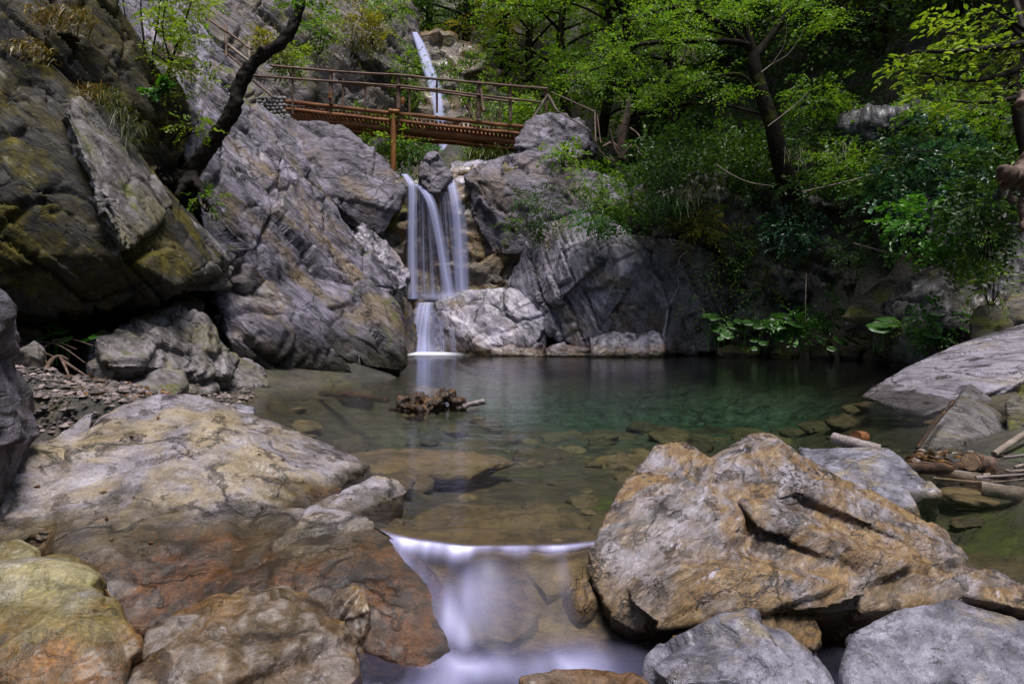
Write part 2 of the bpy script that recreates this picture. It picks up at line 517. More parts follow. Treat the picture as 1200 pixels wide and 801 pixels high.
M_ground = rock_mat('gorge ground', (.012, .011, .008), (.04, .036, .026), (.10, .09, .075), tan=((.04, .03, .012), (.09, .07, .025)), tan_amt=.5, s=.8, k=1, moss=0.22, moss_cols=((.015, .022, .004), (.06, .08, .012)), rough=.8, stain_or_scatter=(-.85, .12, ((.14, .19, .16), (.24, .29, .245), (.10, .075, .034))), blend=0.55)  # deep bed coloured pale teal in place of light scattered in the water
M_gravel = rock_mat('bank gravel', (.03, .026, .026), (.10, .09, .095), (.24, .22, .24), s=3, rough=.6, crack=0)
tint_by_object(M_gravel, (.35, .32, .30), (2.6, 2.2, 1.9), True)
M_cobble = rock_mat('pale cobble', (.16, .15, .14), (.36, .34, .33), (.55, .52, .52), s=1.5, rough=.7, crack=.0, tan=((.25, .2, .14), (.4, .34, .26)), tan_amt=.3)

M_bark = wood_mat('dark bark', (.006, .005, .005), (.022, .018, .015), (.06, .05, .045), scale=(1, 1, .35), s=9, moss=.1, spec=.08)
M_bark2 = wood_mat('mossy bark', (.005, .004, .003), (.016, .013, .010), (.045, .04, .032), scale=(1, 1, .35), s=9, moss=.5, spec=.05)
M_twig = wood_mat('pale dead twig', (.10, .075, .055), (.24, .19, .15), (.40, .34, .29), s=12)
M_log = wood_mat('peeled bridge log', (.07, .024, .009), (.22, .085, .028), (.40, .19, .08), scale=(.3, 1, 1), s=5)
M_logpier = wood_mat('orange bridge post', (.11, .04, .012), (.28, .115, .03), (.42, .20, .07), scale=(1, 1, .3), s=5)
M_rail = wood_mat('weathered rail wood', (.05, .028, .02), (.14, .085, .06), (.27, .18, .135), scale=(.3, 1, 1), s=6)
M_cut = wood_mat('cut log end', (.08, .05, .03), (.22, .14, .08), (.36, .25, .15), s=14)
M_drift = wood_mat('wet driftwood', (.006, .004, .004), (.045, .025, .014), (.24, .12, .045), s=11, rough=.25, bd=.03)
M_driftgrey = wood_mat('grey drift log', (.08, .06, .055), (.22, .18, .17), (.38, .33, .33), scale=(.4, 1, 1), s=8, rough=.45)
M_root = wood_mat('weathered root wood', (.03, .018, .013), (.11, .07, .052), (.24, .165, .13), s=8)

L_mid = leaf_mat('mid green leaf', (.06, .14, .012), (.13, .26, .022), (.23, .33, .035), trans=.5)
L_bright = leaf_mat('bright green leaf', (.08, .18, .015), (.17, .32, .025), (.30, .38, .04), trans=.5)
L_yellow = leaf_mat('yellow green leaf', (.13, .23, .015), (.22, .33, .025), (.30, .38, .035), trans=.45)
L_gold = leaf_mat('autumn tinged leaf', (.12, .15, .012), (.27, .26, .025), (.38, .27, .03), trans=.5)
L_dark = leaf_mat('dark green leaf', (.022, .06, .010), (.05, .115, .018), (.09, .17, .025), trans=.4)
L_blue = leaf_mat('blue green leaf', (.018, .06, .03), (.035, .11, .055), (.07, .16, .08), rough=.35)
L_fresh = leaf_mat('fresh green bank leaf', (.04, .15, .015), (.075, .23, .02), (.13, .30, .04), rough=.4)
L_grass = leaf_mat('grass blade', (.04, .06, .01), (.10, .12, .02), (.18, .16, .035))
L_dry = leaf_mat('fallen brown leaf', (.06, .03, .012), (.16, .07, .02), (.30, .13, .03), trans=.1)
L_moss = leaf_mat('golden moss tuft', (.10, .08, .01), (.22, .15, .015), (.28, .14, .02), trans=.2)


# ------------------------------------------------------------------ rock builder
def hull_mesh(hulls):
    bm = bmesh.new()
    for pts in hulls:
        vs = [bm.verts.new(tuple(p)) for p in pts]
        r = bmesh.ops.convex_hull(bm, input=vs)
        kill = {e for e in r['geom_interior'] + r['geom_unused'] if isinstance(e, bmesh.types.BMVert)}
        if kill: bmesh.ops.delete(bm, geom=list(kill), context='VERTS')
    me = bpy.data.meshes.new('hull')
    bm.to_mesh(me)
    bm.free()
    return me


def remesh(me, voxel):
    o = bpy.data.objects.new('tmp', me)
    COL.objects.link(o)
    m = o.modifiers.new('r', 'REMESH')
    m.mode = 'VOXEL'
    m.voxel_size = voxel
    dg = bpy.context.evaluated_depsgraph_get()
    r = bpy.data.meshes.new_from_object(o.evaluated_get(dg))
    bpy.data.objects.remove(o)
    bpy.data.meshes.remove(me)
    return r


def get_co(me):
    a = np.empty(len(me.vertices) * 3, np.float32)
    me.vertices.foreach_get('co', a)
    return a.reshape(-1, 3).astype(np.float64)


def get_no(me):
    a = np.empty(len(me.vertices) * 3, np.float32)
    me.vertex_normals.foreach_get('vector', a)
    return a.reshape(-1, 3).astype(np.float64)


def lap(co, ed, it, lam=.5):
    n = len(co)
    deg = np.bincount(ed.ravel(), minlength=n)[:, None] + 1e-9
    for _ in range(it):
        s = np.stack([np.bincount(ed[:, 0], co[ed[:, 1], k], n) + np.bincount(ed[:, 1], co[ed[:, 0], k], n) for k in range(3)], 1)
        co = co + lam * (s / deg - co)
    return co


def rock(name, label, cat, mat, hulls, voxel, bed=(0, 0, 1), flat=.35, cell=.6, amp=.08, amp2=.5, crack=.0, rnd=.04, rfreq=2.0, smooth=2, post=0, seed=1, group=None, kind=None, th=None, ledge=.5, stretch=1.0):
    """hulls: list of lists of world points; facet displacement along a bedding frame"""
    me = remesh(hull_mesh(hulls), voxel)
    co = get_co(me)
    ed = np.empty(len(me.edges) * 2, np.int32)
    me.edges.foreach_get('vertices', ed)
    ed = ed.reshape(-1, 2)
    if smooth:
        co = lap(co, ed, smooth)
        me.vertices.foreach_set('co', co.astype(np.float32).ravel())
        me.update()
    no = get_no(me)
    Rm = frame_for(bed)
    q = co @ Rm.T / np.array([1, 1, flat])
    w = np.stack([fbm(co * rfreq * .7 + 31 * k, 3, seed + 40 + k) for k in range(3)], 1)
    f1, f2, off, pl = voro(q / cell + w * .22, seed)
    d = amp * (.55 * off + .55 * pl)
    if th:
        q1 = co @ Rm.T
        f, gap, off, pl = strata(q1, th, cell, seed, w, stretch)
        d = amp * (.5 * off + .30 * pl + ledge * (f - .5)) - (crack or .02) * np.clip(1 - gap / .07, 0, 1) - amp * .3 * np.clip(1 - f / .10, 0, 1)
        if amp2 and th > voxel * 5:
            f, gap, off2, pl2 = strata(q1, th * .32, cell * .5, seed + 20, w * 1.2, stretch)
            d += amp * amp2 * np.clip(.55 + 1.3 * fbm(co * .45 / max(th, .2) * .5, 2, seed + 9), .1, 1.2) * (.35 * off2 + .25 * pl2 + .4 * (f - .5)) - amp * amp2 * .2 * np.clip(1 - gap / .10, 0, 1)
        d += rnd * .5 * fbm(co * rfreq, 5, seed + 3, .5)
        amp2, crack, rnd = 0, 0, 0
    if crack: d -= crack * np.clip(1 - (f2 - f1) / .10, 0, 1)
    if amp2:
        g1, g2, off2, pl2 = voro(q / (cell * .36) + w * .5 + 5, seed + 20)
        d += amp * amp2 * (.45 * off2 + .5 * pl2)
    if amp2 and cell * .13 > voxel * 2.2:
        h1, h2, off3, pl3 = voro(q / (cell * .14) + w + 9, seed + 30)
        d += amp * amp2 * .4 * (.45 * off3 + .5 * pl3)
    d += rnd * fbm(co * rfreq, 5, seed + 3, .42)
    co = co + no * d[:, None]
    if post: co = lap(co, ed, post)
    b = base_of(co)
    me.vertices.foreach_set('co', (co - b).astype(np.float32).ravel())
    me.polygons.foreach_set('use_smooth', np.ones(len(me.polygons), bool))
    me.update()
    me.materials.clear()
    me.materials.append(mat)
    me.name = name
    o = bpy.data.objects.new(name, me)
    o.location = b
    link(o)
    if kind: o['kind'] = kind
    return tag(o, label, cat, group)


def pts(lst, back=None, down=None, scale=1.0):
    """list of (px,py,d); optional copies pushed back / down to a level"""
    p = [P(*a) for a in lst]
    out = list(p)
    if back is not None:
        out += [a + np.array(back) for a in p]
    if down is not None:
        out += [np.array([a[0], a[1], down]) for a in p]
    return out


# foreground -----------------------------------------------------------------
LFA = pts([(175, 466, 4.6), (240, 470, 4.55), (305, 492, 4.5), (360, 517, 4.45), (432, 546, 4.42), (415, 556, 4.15), (335, 578, 3.7), (298, 588, 3.56), (115, 490, 4.3), (80, 530, 3.7), (60, 600, 3.15),
           (240, 540, 3.75), (270, 625, 3.08), (160, 640, 2.95), (150, 735, 2.62), (280, 720, 2.7), (60, 650, 2.85)]) + [np.array(p) for p in ((-2.7, 4.6, -.6), (-.9, 4.5, -.5), (-2.2, 2.6, -.6), (-1.1, 2.7, -.6), (-1.9, 5.2, .1), (-1.2, 5.0, -.3))]
LFB = pts([(275, 584, 3.5), (300, 584, 3.42), (385, 599, 3.2), (448, 607, 3.1), (486, 636, 2.96), (536, 700, 2.76), (565, 745, 2.60), (570, 768, 2.5), (500, 785, 2.4), (400, 660, 2.8), (300, 690, 2.7), (230, 700, 2.72), (400, 760, 2.5)]) + \
      [np.array(p) for p in ((-.25, 2.45, -.6), (-.3, 3.0, -.6), (-1.3, 2.6, -.6), (-1.2, 3.5, -.6))]
LFC = pts([(-60, 580, 3.2), (0, 556, 3.4), (60, 508, 4.0), (110, 482, 4.5), (95, 560, 3.5), (70, 600, 3.2), (20, 640, 2.9), (-60, 660, 2.7)]) + [np.array(p) for p in ((-3.0, 4.2, -.5), (-2.2, 3.0, -.5), (-3.2, 2.6, -.5))]
LFK = pts([(340, 604, 3.28), (362, 592, 3.4), (388, 577, 3.55), (440, 553, 3.78), (468, 560, 3.82), (484, 573, 3.72), (400, 606, 3.35), (440, 580, 3.6)]) + [P(400, 610, 3.3) + (0, 0, -.4), P(470, 570, 3.8) + (0, 0, -.3), P(350, 600, 3.4) + (0, 0, -.4)]
LFO = rock('boulder', 'huge smooth tan and grey boulder with a wet brown front, left of the foreground cascade', 'boulder', M_fore, [LFA, LFB, LFC, LFK], .0115, bed=(.25, .25, .9), flat=.8, cell=.75, amp=.035, amp2=.3, crack=.012, rnd=.03, rfreq=2.2, smooth=3, post=1, seed=3)

RBL = [np.array(p) for p in ((.38, 3.2, -.5), (.8, 3.9, -.4), (.45, 2.85, -.5), (1.1, 2.8, -.5), (1.2, 3.8, -.4))]
# left face and peak, a recessed core, and ledges that stand proud of it
RBA = pts([(688, 645, 2.84), (690, 672, 2.76), (735, 562, 3.15), (768, 523, 3.35), (795, 518, 3.42), (815, 525, 3.4), (868, 560, 3.1), (868, 612, 2.78), (716, 722, 2.56), (745, 742, 2.52), (800, 690, 2.56), (840, 650, 2.66)]) + RBL
RBP = pts([(790, 560, 3.3), (884, 508, 3.5), (905, 509, 3.5), (930, 530, 3.42), (872, 600, 2.86), (935, 575, 3.0), (780, 620, 2.85), (860, 545, 3.15)]) + [np.array(p) for p in ((.8, 3.7, -.3), (1.4, 3.7, -.2), (.8, 3.0, -.4), (1.3, 3.1, -.4))]
RBC = pts([(880, 560, 3.2), (1000, 585, 3.1), (1110, 640, 2.85), (900, 640, 2.71), (1000, 660, 2.645), (800, 700, 2.60), (900, 720, 2.50), (1050, 712, 2.46), (1130, 700, 2.48)]) + [np.array(p) for p in ((1.2, 3.9, -.5), (2.1, 3.3, -.5), (.7, 2.8, -.5), (2.0, 2.7, -.5))]
RBT = pts([(890, 512, 3.48), (962, 546, 3.36), (1030, 582, 3.16), (1108, 620, 2.95), (1131, 655, 2.74), (1060, 632, 2.78), (985, 596, 2.9), (915, 566, 3.02), (1090, 660, 2.76)], back=(.12, .18, -.07)) + pts([(990, 610, 2.92), (920, 580, 3.04), (1080, 655, 2.8)])
RBM = pts([(868, 588, 2.86), (905, 596, 2.78), (960, 622, 2.68), (1050, 660, 2.58), (1130, 690, 2.50), (1010, 640, 2.9), (900, 600, 3.0), (1050, 682, 2.55), (960, 650, 2.64), (890, 618, 2.74)], back=(.05, .2, -.02))
RBR = pts([(1040, 640, 2.82), (1110, 650, 2.70), (1200, 686, 2.5), (1290, 722, 2.34), (1110, 692, 2.5), (1210, 715, 2.33)]) + [np.array(p) for p in ((2.4, 2.8, -.5), (1.5, 3.0, -.4), (2.1, 2.45, -.4))]
RBF = pts([(735, 700, 2.52), (800, 662, 2.56), (870, 664, 2.52), (950, 684, 2.47), (1020, 696, 2.46), (980, 712, 2.42), (860, 714, 2.42), (770, 738, 2.43)], back=(.05, .3, -.02))
rock('boulder', 'big rust and grey pointed boulder standing right of the foreground cascade', 'boulder', M_rust, [RBA, RBP, RBC, RBT, RBM, RBR, RBF], .0105, bed=(-.30, .75, .60), th=.15, cell=.44, amp=.028, amp2=.6, stretch=2.2, crack=.012, rnd=.012, rfreq=3.0, smooth=1, post=0, seed=8)


def near_rock(label, mat, lst, below, seed, voxel=.010, name='boulder', cat='boulder', back=.5, **kw):
    a = [P(*x) for x in lst]
    c = np.mean(a, 0)
    pp = a + [np.array([c[0] + (x[0] - c[0]) * .9 + back * c[0] / c[1], x[1] + back, x[2] - .12]) for x in a] + [np.array([c[0] + (x[0] - c[0]) * .88 + back * .3 * c[0] / c[1], x[1] + back * .3, below]) for x in a]
    d = dict(flat=.7, cell=.3, amp=.02, amp2=.3, rnd=.02, rfreq=4, smooth=6, post=1)
    d.update(kw)
    return rock(name, label, cat, mat, [pp], voxel, seed=seed, **d)


near_rock('rounded olive and yellow boulder with a pale lilac edge in the bottom left corner', M_olive, [(-90, 690, 2.3), (0, 672, 2.35), (70, 668, 2.35), (112, 682, 2.28), (148, 725, 2.15), (160, 752, 2.1), (150, 800, 1.95), (60, 730, 2.05), (-80, 760, 1.95), (100, 850, 1.85)], -.55, 11, amp=.035, amp2=.35, smooth=7)
near_rock('wet shiny brown boulder below the huge tan boulder, third from the bottom left corner', M_wetolive, [(172, 745, 2.3), (240, 714, 2.38), (335, 702, 2.42), (372, 724, 2.35), (425, 762, 2.25), (428, 785, 2.15), (390, 830, 2.0), (300, 790, 2.05), (200, 790, 2.05), (150, 815, 2.0), (250, 740, 2.2)], -.55, 12, amp=.05, amp2=.4, smooth=5)
near_rock('small wet brown stone with an upright end wedged behind the shiny brown boulder', M_wetolive, [(362, 722, 2.62), (405, 700, 2.66), (412, 684, 2.66), (428, 690, 2.6), (436, 715, 2.56), (425, 745, 2.5), (370, 742, 2.5)], -.45, 13, voxel=.007, back=.12, amp=.03, cell=.16, smooth=3)
near_rock('small smooth pale stone on the left frame edge above the olive boulder', M_olive, [(-20, 640, 2.66), (20, 637, 2.68), (42, 645, 2.64), (47, 668, 2.55), (10, 672, 2.5), (-20, 668, 2.52)], -.05, 14, voxel=.007, back=.25, smooth=10)
near_rock('speckled grey stone in front of the big rust boulder, pointed tan tip at its left', M_blue, [(755, 776, 2.25), (800, 748, 2.32), (850, 728, 2.36), (890, 722, 2.36), (930, 738, 2.3), (960, 770, 2.2), (985, 815, 2.05), (860, 790, 2.1), (780, 800, 2.1)], -.55, 15, amp=.04, cell=.35, smooth=4, back=.3)
near_rock('small orange brown stone between the rust boulder and the speckled grey stone', M_rust, [(880, 722, 2.45), (920, 715, 2.5), (955, 724, 2.46), (968, 742, 2.4), (955, 758, 2.35), (900, 745, 2.38)], -.45, 16, voxel=.008, back=.2, smooth=6)
near_rock('smooth blue grey stone in the bottom right corner', M_blue, [(985, 785, 2.18), (1000, 740, 2.28), (1060, 715, 2.32), (1120, 706, 2.32), (1190, 720, 2.25), (1260, 745, 2.2), (1240, 820, 2.0), (1100, 800, 2.02), (995, 820, 2.05)], -.55, 17, amp=.03, cell=.45, smooth=8, back=.3)
near_rock('flat brown stone barely above the stream at the bottom edge of the photo', M_wetolive, [(610, 798, 2.24), (650, 783, 2.28), (700, 778, 2.3), (745, 788, 2.26), (765, 805, 2.2), (690, 830, 2.1)], -.5, 18, voxel=.008, back=.15, smooth=5)
near_rock('small tan stone in the falling water left of the rust boulder', M_rust, [(660, 690, 2.72), (672, 672, 2.76), (690, 672, 2.76), (700, 700, 2.7), (680, 712, 2.66)], -.4, 19, voxel=.008, back=.1, smooth=3)
near_rock('tiny tan pebble under the front edge of the rust boulder', M_rust, [(786, 742, 2.44), (800, 736, 2.46), (816, 740, 2.44), (812, 750, 2.4), (790, 750, 2.4)], -.3, 20, voxel=.005, back=.06, smooth=3)
rock('rock_sill', 'brown rock sill under the white lip of the foreground cascade', 'rock', M_amber, [[np.array(p) for p in ((-.95, 3.35, -.06), (.75, 3.3, -.06), (-.85, 3.1, -.03), (-.4, 2.98, -.024), (.0, 2.90, -.03), (.3, 2.94, -.03), (.7, 3.0, -.03), (-.7, 2.62, -.30), (-.1, 2.58, -.27), (.3, 2.6, -.28), (.7, 2.6, -.30), (-.9, 2.6, -.8), (.8, 2.6, -.8), (-.9, 3.4, -.8), (.8, 3.4, -.8))]], .014, flat=.7, cell=.3, amp=.015, amp2=.3, rnd=.02, rfreq=4, smooth=4, post=1, seed=24)
# stones under the cascade's lip
near_rock('rounded brown stone under the thin falling sheet of the foreground cascade', M_amber, [(500, 672, 2.78), (530, 662, 2.82), (580, 658, 2.83), (620, 668, 2.8), (635, 705, 2.66), (600, 735, 2.54), (540, 725, 2.58), (505, 700, 2.68)], -.6, 21, voxel=.012, back=.2, smooth=12).location.z -= .055
near_rock('olive stone at the right end of the foreground lip, under the white water', M_amber, [(610, 665, 2.84), (650, 652, 2.9), (688, 652, 2.88), (690, 680, 2.78), (640, 700, 2.7)], -.6, 22, voxel=.012, back=.2, smooth=8)

near_rock('purple grey rough rock rising at the left frame edge beside the gravel', M_purple, [(-120, 330, 3.3), (-10, 335, 3.4), (10, 365, 3.5), (18, 410, 3.5), (35, 455, 3.5), (38, 480, 3.4), (20, 515, 3.15), (-20, 560, 2.9), (-120, 520, 2.6)], -.1, 23, voxel=.018, back=.6, amp=.07, cell=.4, smooth=3, rnd=.04)

# right hand rocks ------------------------------------------------------------
rock('rock_slab', 'long pale lilac slab tilting into the pool at the right frame edge', 'rock slab', M_slab, [pts([(1008, 464, 7.9), (1022, 452, 8.5), (1060, 432, 9.2), (1110, 408, 9.6), (1160, 391, 9.8), (1210, 376, 9.8), (1300, 350, 9.8), (1040, 476, 7.2), (1082, 487, 6.7), (1130, 452, 7.1), (1210, 432, 7.1), (1300, 410, 7.2)]) + [P(1120, 480, 7.4), P(1300, 470, 7.6), P(1300, 430, 9.5), P(1060, 470, 8.6), P(1090, 492, 6.9)]], .022, bed=(-.42, -.1, .9), th=.3, cell=1.6, amp=.03, amp2=.3, crack=.01, rnd=.02, rfreq=1.2, smooth=2, seed=31)
near_rock('triangular brown grey rock leaning below the lilac slab on the right', M_flake, [(1066, 532, 4.95), (1090, 500, 5.2), (1112, 476, 5.4), (1136, 451, 5.6), (1162, 468, 5.5), (1180, 495, 5.35), (1178, 522, 5.1), (1120, 535, 4.85)], -.3, 32, voxel=.016, back=.35, amp=.05, cell=.5, th=.2, bed=(.3, .8, .5), smooth=1)
near_rock('dark mossy rock on the right frame edge beside the triangular rock', M_mossstone, [(1178, 466, 5.3), (1195, 457, 5.4), (1260, 455, 5.4), (1185, 500, 5.2), (1184, 530, 5.0), (1260, 530, 4.9)], -.3, 33, voxel=.018, back=.5, amp=.04, smooth=3)
near_rock('grey angular rock in the water right behind the rust boulder', M_blue, [(936, 524, 4.75), (975, 530, 4.5), (1034, 521, 4.4), (1048, 535, 4.25), (1100, 578, 3.8), (1050, 580, 3.8), (1005, 575, 3.85), (950, 552, 4.2)], -.4, 34, voxel=.013, back=.35, amp=.035, cell=.5, th=.16, bed=(-.3, .2, .9), smooth=1)
near_rock('small wet grey stone at the foot of the angular grey rock', M_blue, [(1008, 592, 3.5), (1030, 570, 3.75), (1065, 570, 3.75), (1078, 592, 3.5)], -.4, 35, voxel=.013, back=.2, smooth=4)
near_rock('pale grey block half in water left of the lilac slab', M_slab, [(1048, 414, 14.6), (1052, 409, 15), (1085, 413, 14.8), (1083, 422, 14.2), (1050, 424, 13.8)], -.3, 36, voxel=.035, back=.4, name='stone', cat='stone', smooth=1, cell=.5, amp=.06)
near_rock('pale flat stone at the waterline left of the pale block', M_blue, [(1018, 420, 14.8), (1030, 417, 15), (1046, 418, 15), (1048, 422, 14.2), (1020, 422, 14.2)], -.3, 37, voxel=.04, back=.4, name='stone', cat='stone', smooth=1)
near_rock('small grey stone on the shore just left of the lilac slab, above the pale block', M_slab, [(1078, 412, 13.6), (1084, 406, 13.8), (1092, 410, 13.6), (1088, 418, 13.2)], .1, 38, voxel=.035, back=.25, name='stone', cat='stone', smooth=2)

# left bank outcrop -------------------------------------------------------------
near_rock('cracked pale outcrop of jointed blocks rising from the left bank', M_face, [(110, 395, 6.6), (150, 378, 7.0), (205, 366, 7.6), (236, 380, 7.8), (258, 405, 7.9), (275, 424, 7.9), (268, 440, 7.6), (215, 432, 7.0), (165, 428, 6.5), (125, 428, 6.3)], -.1, 41, voxel=.022, back=1.6, amp=.15, cell=.45, th=.28, crack=.06, smooth=1, amp2=.5, bed=(.4, -.5, .8), name='rock_outcrop', cat='rock')
near_rock('rounded brown grey boulder on the gravel above the huge tan boulder', M_face, [(150, 446, 6.6), (180, 434, 6.8), (215, 432, 6.8), (222, 450, 6.6), (205, 463, 6.3), (165, 462, 6.2)], .0, 42, voxel=.018, back=.5, smooth=5)
near_rock('low pale rock stretching to the water right of the rounded gravel boulder', M_face, [(205, 440, 7.2), (240, 442, 7.4), (255, 452, 7.5), (245, 462, 7.2), (210, 460, 6.8)], -.1, 43, voxel=.02, back=.6, smooth=3, amp=.05)
near_rock('blocky grey rock at the waterline under the cracked outcrop, largest there', M_face, [(252, 412, 8.8), (285, 420, 8.9), (308, 432, 8.9), (313, 452, 8.6), (285, 452, 8.3), (255, 440, 8.3)], -.2, 44, voxel=.022, back=.6, smooth=2, amp=.07)
near_rock('dark squat stone at the waterline in front of the blocky grey rock', M_face, [(255, 446, 8.2), (275, 438, 8.4), (298, 450, 8.4), (292, 462, 8.1), (258, 462, 8.0)], -.2, 45, voxel=.02, back=.3, smooth=2, amp=.05)
near_rock('small stone in the pool right of the blocky grey rock', M_face, [(312, 447, 9.0), (328, 443, 9.2), (336, 452, 9.0), (320, 455, 8.8)], -.2, 46, voxel=.02, back=.3, smooth=2, name='stone', cat='stone')
near_rock('flat dark stone just breaking the water beside the crest of the huge tan boulder', M_blue, [(262, 482, 6.8), (275, 473, 7.0), (298, 478, 6.95), (298, 484, 6.75)], -.2, 47, voxel=.016, back=.3, smooth=3, name='stone', cat='stone')
for i, (lst, lab) in enumerate([
    ([(100, 425, 6.6), (118, 412, 6.8), (135, 420, 6.7), (133, 436, 6.4)], 'pale angular stone at the top of the gravel under the cracked outcrop'),
    ([(10, 388, 7.2), (25, 362, 7.6), (45, 372, 7.5), (48, 388, 7.2)], 'grey stone under the dark overhang, behind the left frame edge rock'),
    ([(95, 405, 7.4), (112, 392, 7.7), (128, 398, 7.6), (126, 412, 7.3)], 'tan stone beside the broad green leaves on the left bank'),
    ([(150, 415, 7.5), (165, 402, 7.7), (200, 405, 7.8), (198, 422, 7.4), (158, 424, 7.2)], 'squarish pale block leaning on the cracked outcrop'),
    ([(20, 410, 6.0), (40, 398, 6.3), (55, 408, 6.2), (50, 420, 5.9)], 'flat dull stone next to the roots on the gravel bank'),
    ([(80, 490, 5.2), (92, 478, 5.4), (108, 482, 5.4), (106, 492, 5.2)], 'small flat stone at the lower edge of the gravel by the tan boulder'),
    ([(160, 362, 9.0), (215, 340, 9.2), (240, 352, 9.2), (232, 378, 8.9), (180, 378, 8.7)], 'rounded dark stone wedged between overhang and layered cliff'),
]):
    near_rock(lab, M_face if i % 3 else M_flake, lst, float(P(*lst[0])[2]) - .35, 50 + i, voxel=.018, back=.35, smooth=3, amp=.03, cell=.3, name='stone', cat='stone')

# left cliff ---------------------------------------------------------------------
LS1 = pts([(150, -60, 15), (210, 30, 15), (228, 76, 14.5), (290, 140, 14), (350, 200, 13.8), (400, 250, 13.5), (445, 305, 13.3), (462, 335, 13.2), (120, -40, 10.5), (175, 100, 10.2), (225, 225, 9.6), (270, 300, 9.4), (290, 350, 9.5), (400, 340, 11.5)], back=(-2.5, 1.5, -1.5))
LS2 = pts([(245, 345, 9.3), (300, 330, 9.8), (365, 318, 11.0), (420, 335, 11.6), (452, 365, 11.3), (462, 400, 10.9), (478, 440, 10.75), (400, 400, 10.4), (330, 375, 9.5), (270, 400, 9.0), (310, 430, 9.3)], back=(-1.5, 2.5, 0)) + [P(*a) for a in ((470, 446, 10.6), (400, 452, 10.3), (330, 460, 9.6), (280, 470, 9.4))]
rock('layered_cliff', 'tilted layered grey cliff of lilac slabs running down to the pool on the left', 'cliff', M_grey, [LS1, LS2], .032, bed=BED_L, th=.62, cell=1.05, stretch=2.0, amp=.46, amp2=.5, crack=.10, rnd=.05, rfreq=.9, smooth=1, seed=61)
rock('rock_block', 'blocky pale rock at the lower right end of the layered cliff beside the falls', 'rock', M_lilac, [pts([(405, 292, 13.0), (425, 262, 13.6), (462, 298, 13.8), (480, 320, 13.7), (478, 336, 13.3), (450, 345, 12.8), (420, 320, 12.8)], back=(-.3, 1.2, -.3))], .035, bed=BED_L, flat=.5, cell=.6, amp=.1, amp2=.4, rnd=.03, smooth=1, seed=62)
rock('rock_ramp', 'smooth tan rock ramp below the blocky pale rock, sloping to the cascade', 'rock', M_fallrock, [pts([(400, 305, 13.2), (440, 340, 13.6), (484, 352, 15.6), (488, 362, 15.9), (445, 352, 13.2), (470, 385, 14.6), (478, 418, 15.6), (440, 400, 14.2), (430, 420, 14.5)], back=(-1.0, 1.8, -.3), down=-.5)], .04, bed=(.6, -.3, .7), flat=.4, cell=.9, amp=.10, amp2=.4, rnd=.06, smooth=2, seed=63)

LO1 = pts([(-80, 50, 6.6), (52, 62, 7.4), (76, 130, 7.0), (120, 240, 6.7), (150, 300, 6.7), (206, 334, 7.2), (195, 352, 7.3), (60, 372, 6.5), (-80, 365, 5.9), (100, 110, 8.0), (160, 190, 8.4), (200, 240, 8.6), (262, 298, 9.0), (-80, 200, 5.9), (40, 300, 6.2)], back=(-1.8, 2.5, 0))
LO2 = pts([(-80, -80, 8), (100, -60, 9), (148, 30, 9.6), (190, 80, 9.9), (226, 150, 9.8), (214, 226, 9.4), (190, 222, 9.0), (150, 150, 8.7), (92, 95, 8.0), (40, 55, 7.9), (-80, 60, 7.0)], back=(-1.5, 2.0, 0))
LO3 = pts([(188, 250, 8.6), (240, 268, 9.0), (276, 305, 9.2), (268, 338, 9.0), (205, 338, 8.6), (190, 300, 8.4)], back=(-.8, 1.0, 0))
LO4 = pts([(60, 20, 7.4), (120, 60, 8.0), (150, 110, 8.2), (140, 160, 8.0), (90, 110, 7.6), (40, 70, 7.3)], back=(-.6, 1.0, 0))
rock('cliff_block', 'massive dark mossy cliff block overhanging the bank in the upper left', 'cliff', M_dark, [LO1], .027, bed=BED_L, th=.55, cell=.9, stretch=1.8, amp=.22, amp2=.5, crack=.06, rnd=.08, rfreq=1.1, smooth=1, seed=71)
rock('cliff_block', 'black shaded cliff block at the top left corner, above the overhanging block', 'cliff', M_dark, [LO2, LO4], .033, bed=BED_L, th=.5, cell=.9, stretch=2, amp=.38, amp2=.5, crack=.06, rnd=.08, rfreq=1.0, smooth=1, seed=72)
rock('rock_ledge', 'grey ledge of fractured rock beside the overhanging block, under the leaning trunk', 'rock', M_face, [LO3, pts([(120, 235, 7.2), (150, 225, 8.0), (200, 242, 8.4), (270, 300, 9.0), (262, 318, 8.8), (205, 335, 7.4), (152, 300, 6.9)], back=(-.5, .9, -.1)), pts([(76, 128, 6.75), (98, 112, 7.7), (160, 188, 8.1), (205, 240, 8.2), (150, 292, 6.45), (121, 240, 6.45)], back=(-.5, .5, -.1))], .028, bed=BED_L, th=.3, cell=.6, stretch=2.4, amp=.13, amp2=.35, crack=.04, rnd=.06, rfreq=1.5, smooth=1, seed=73)

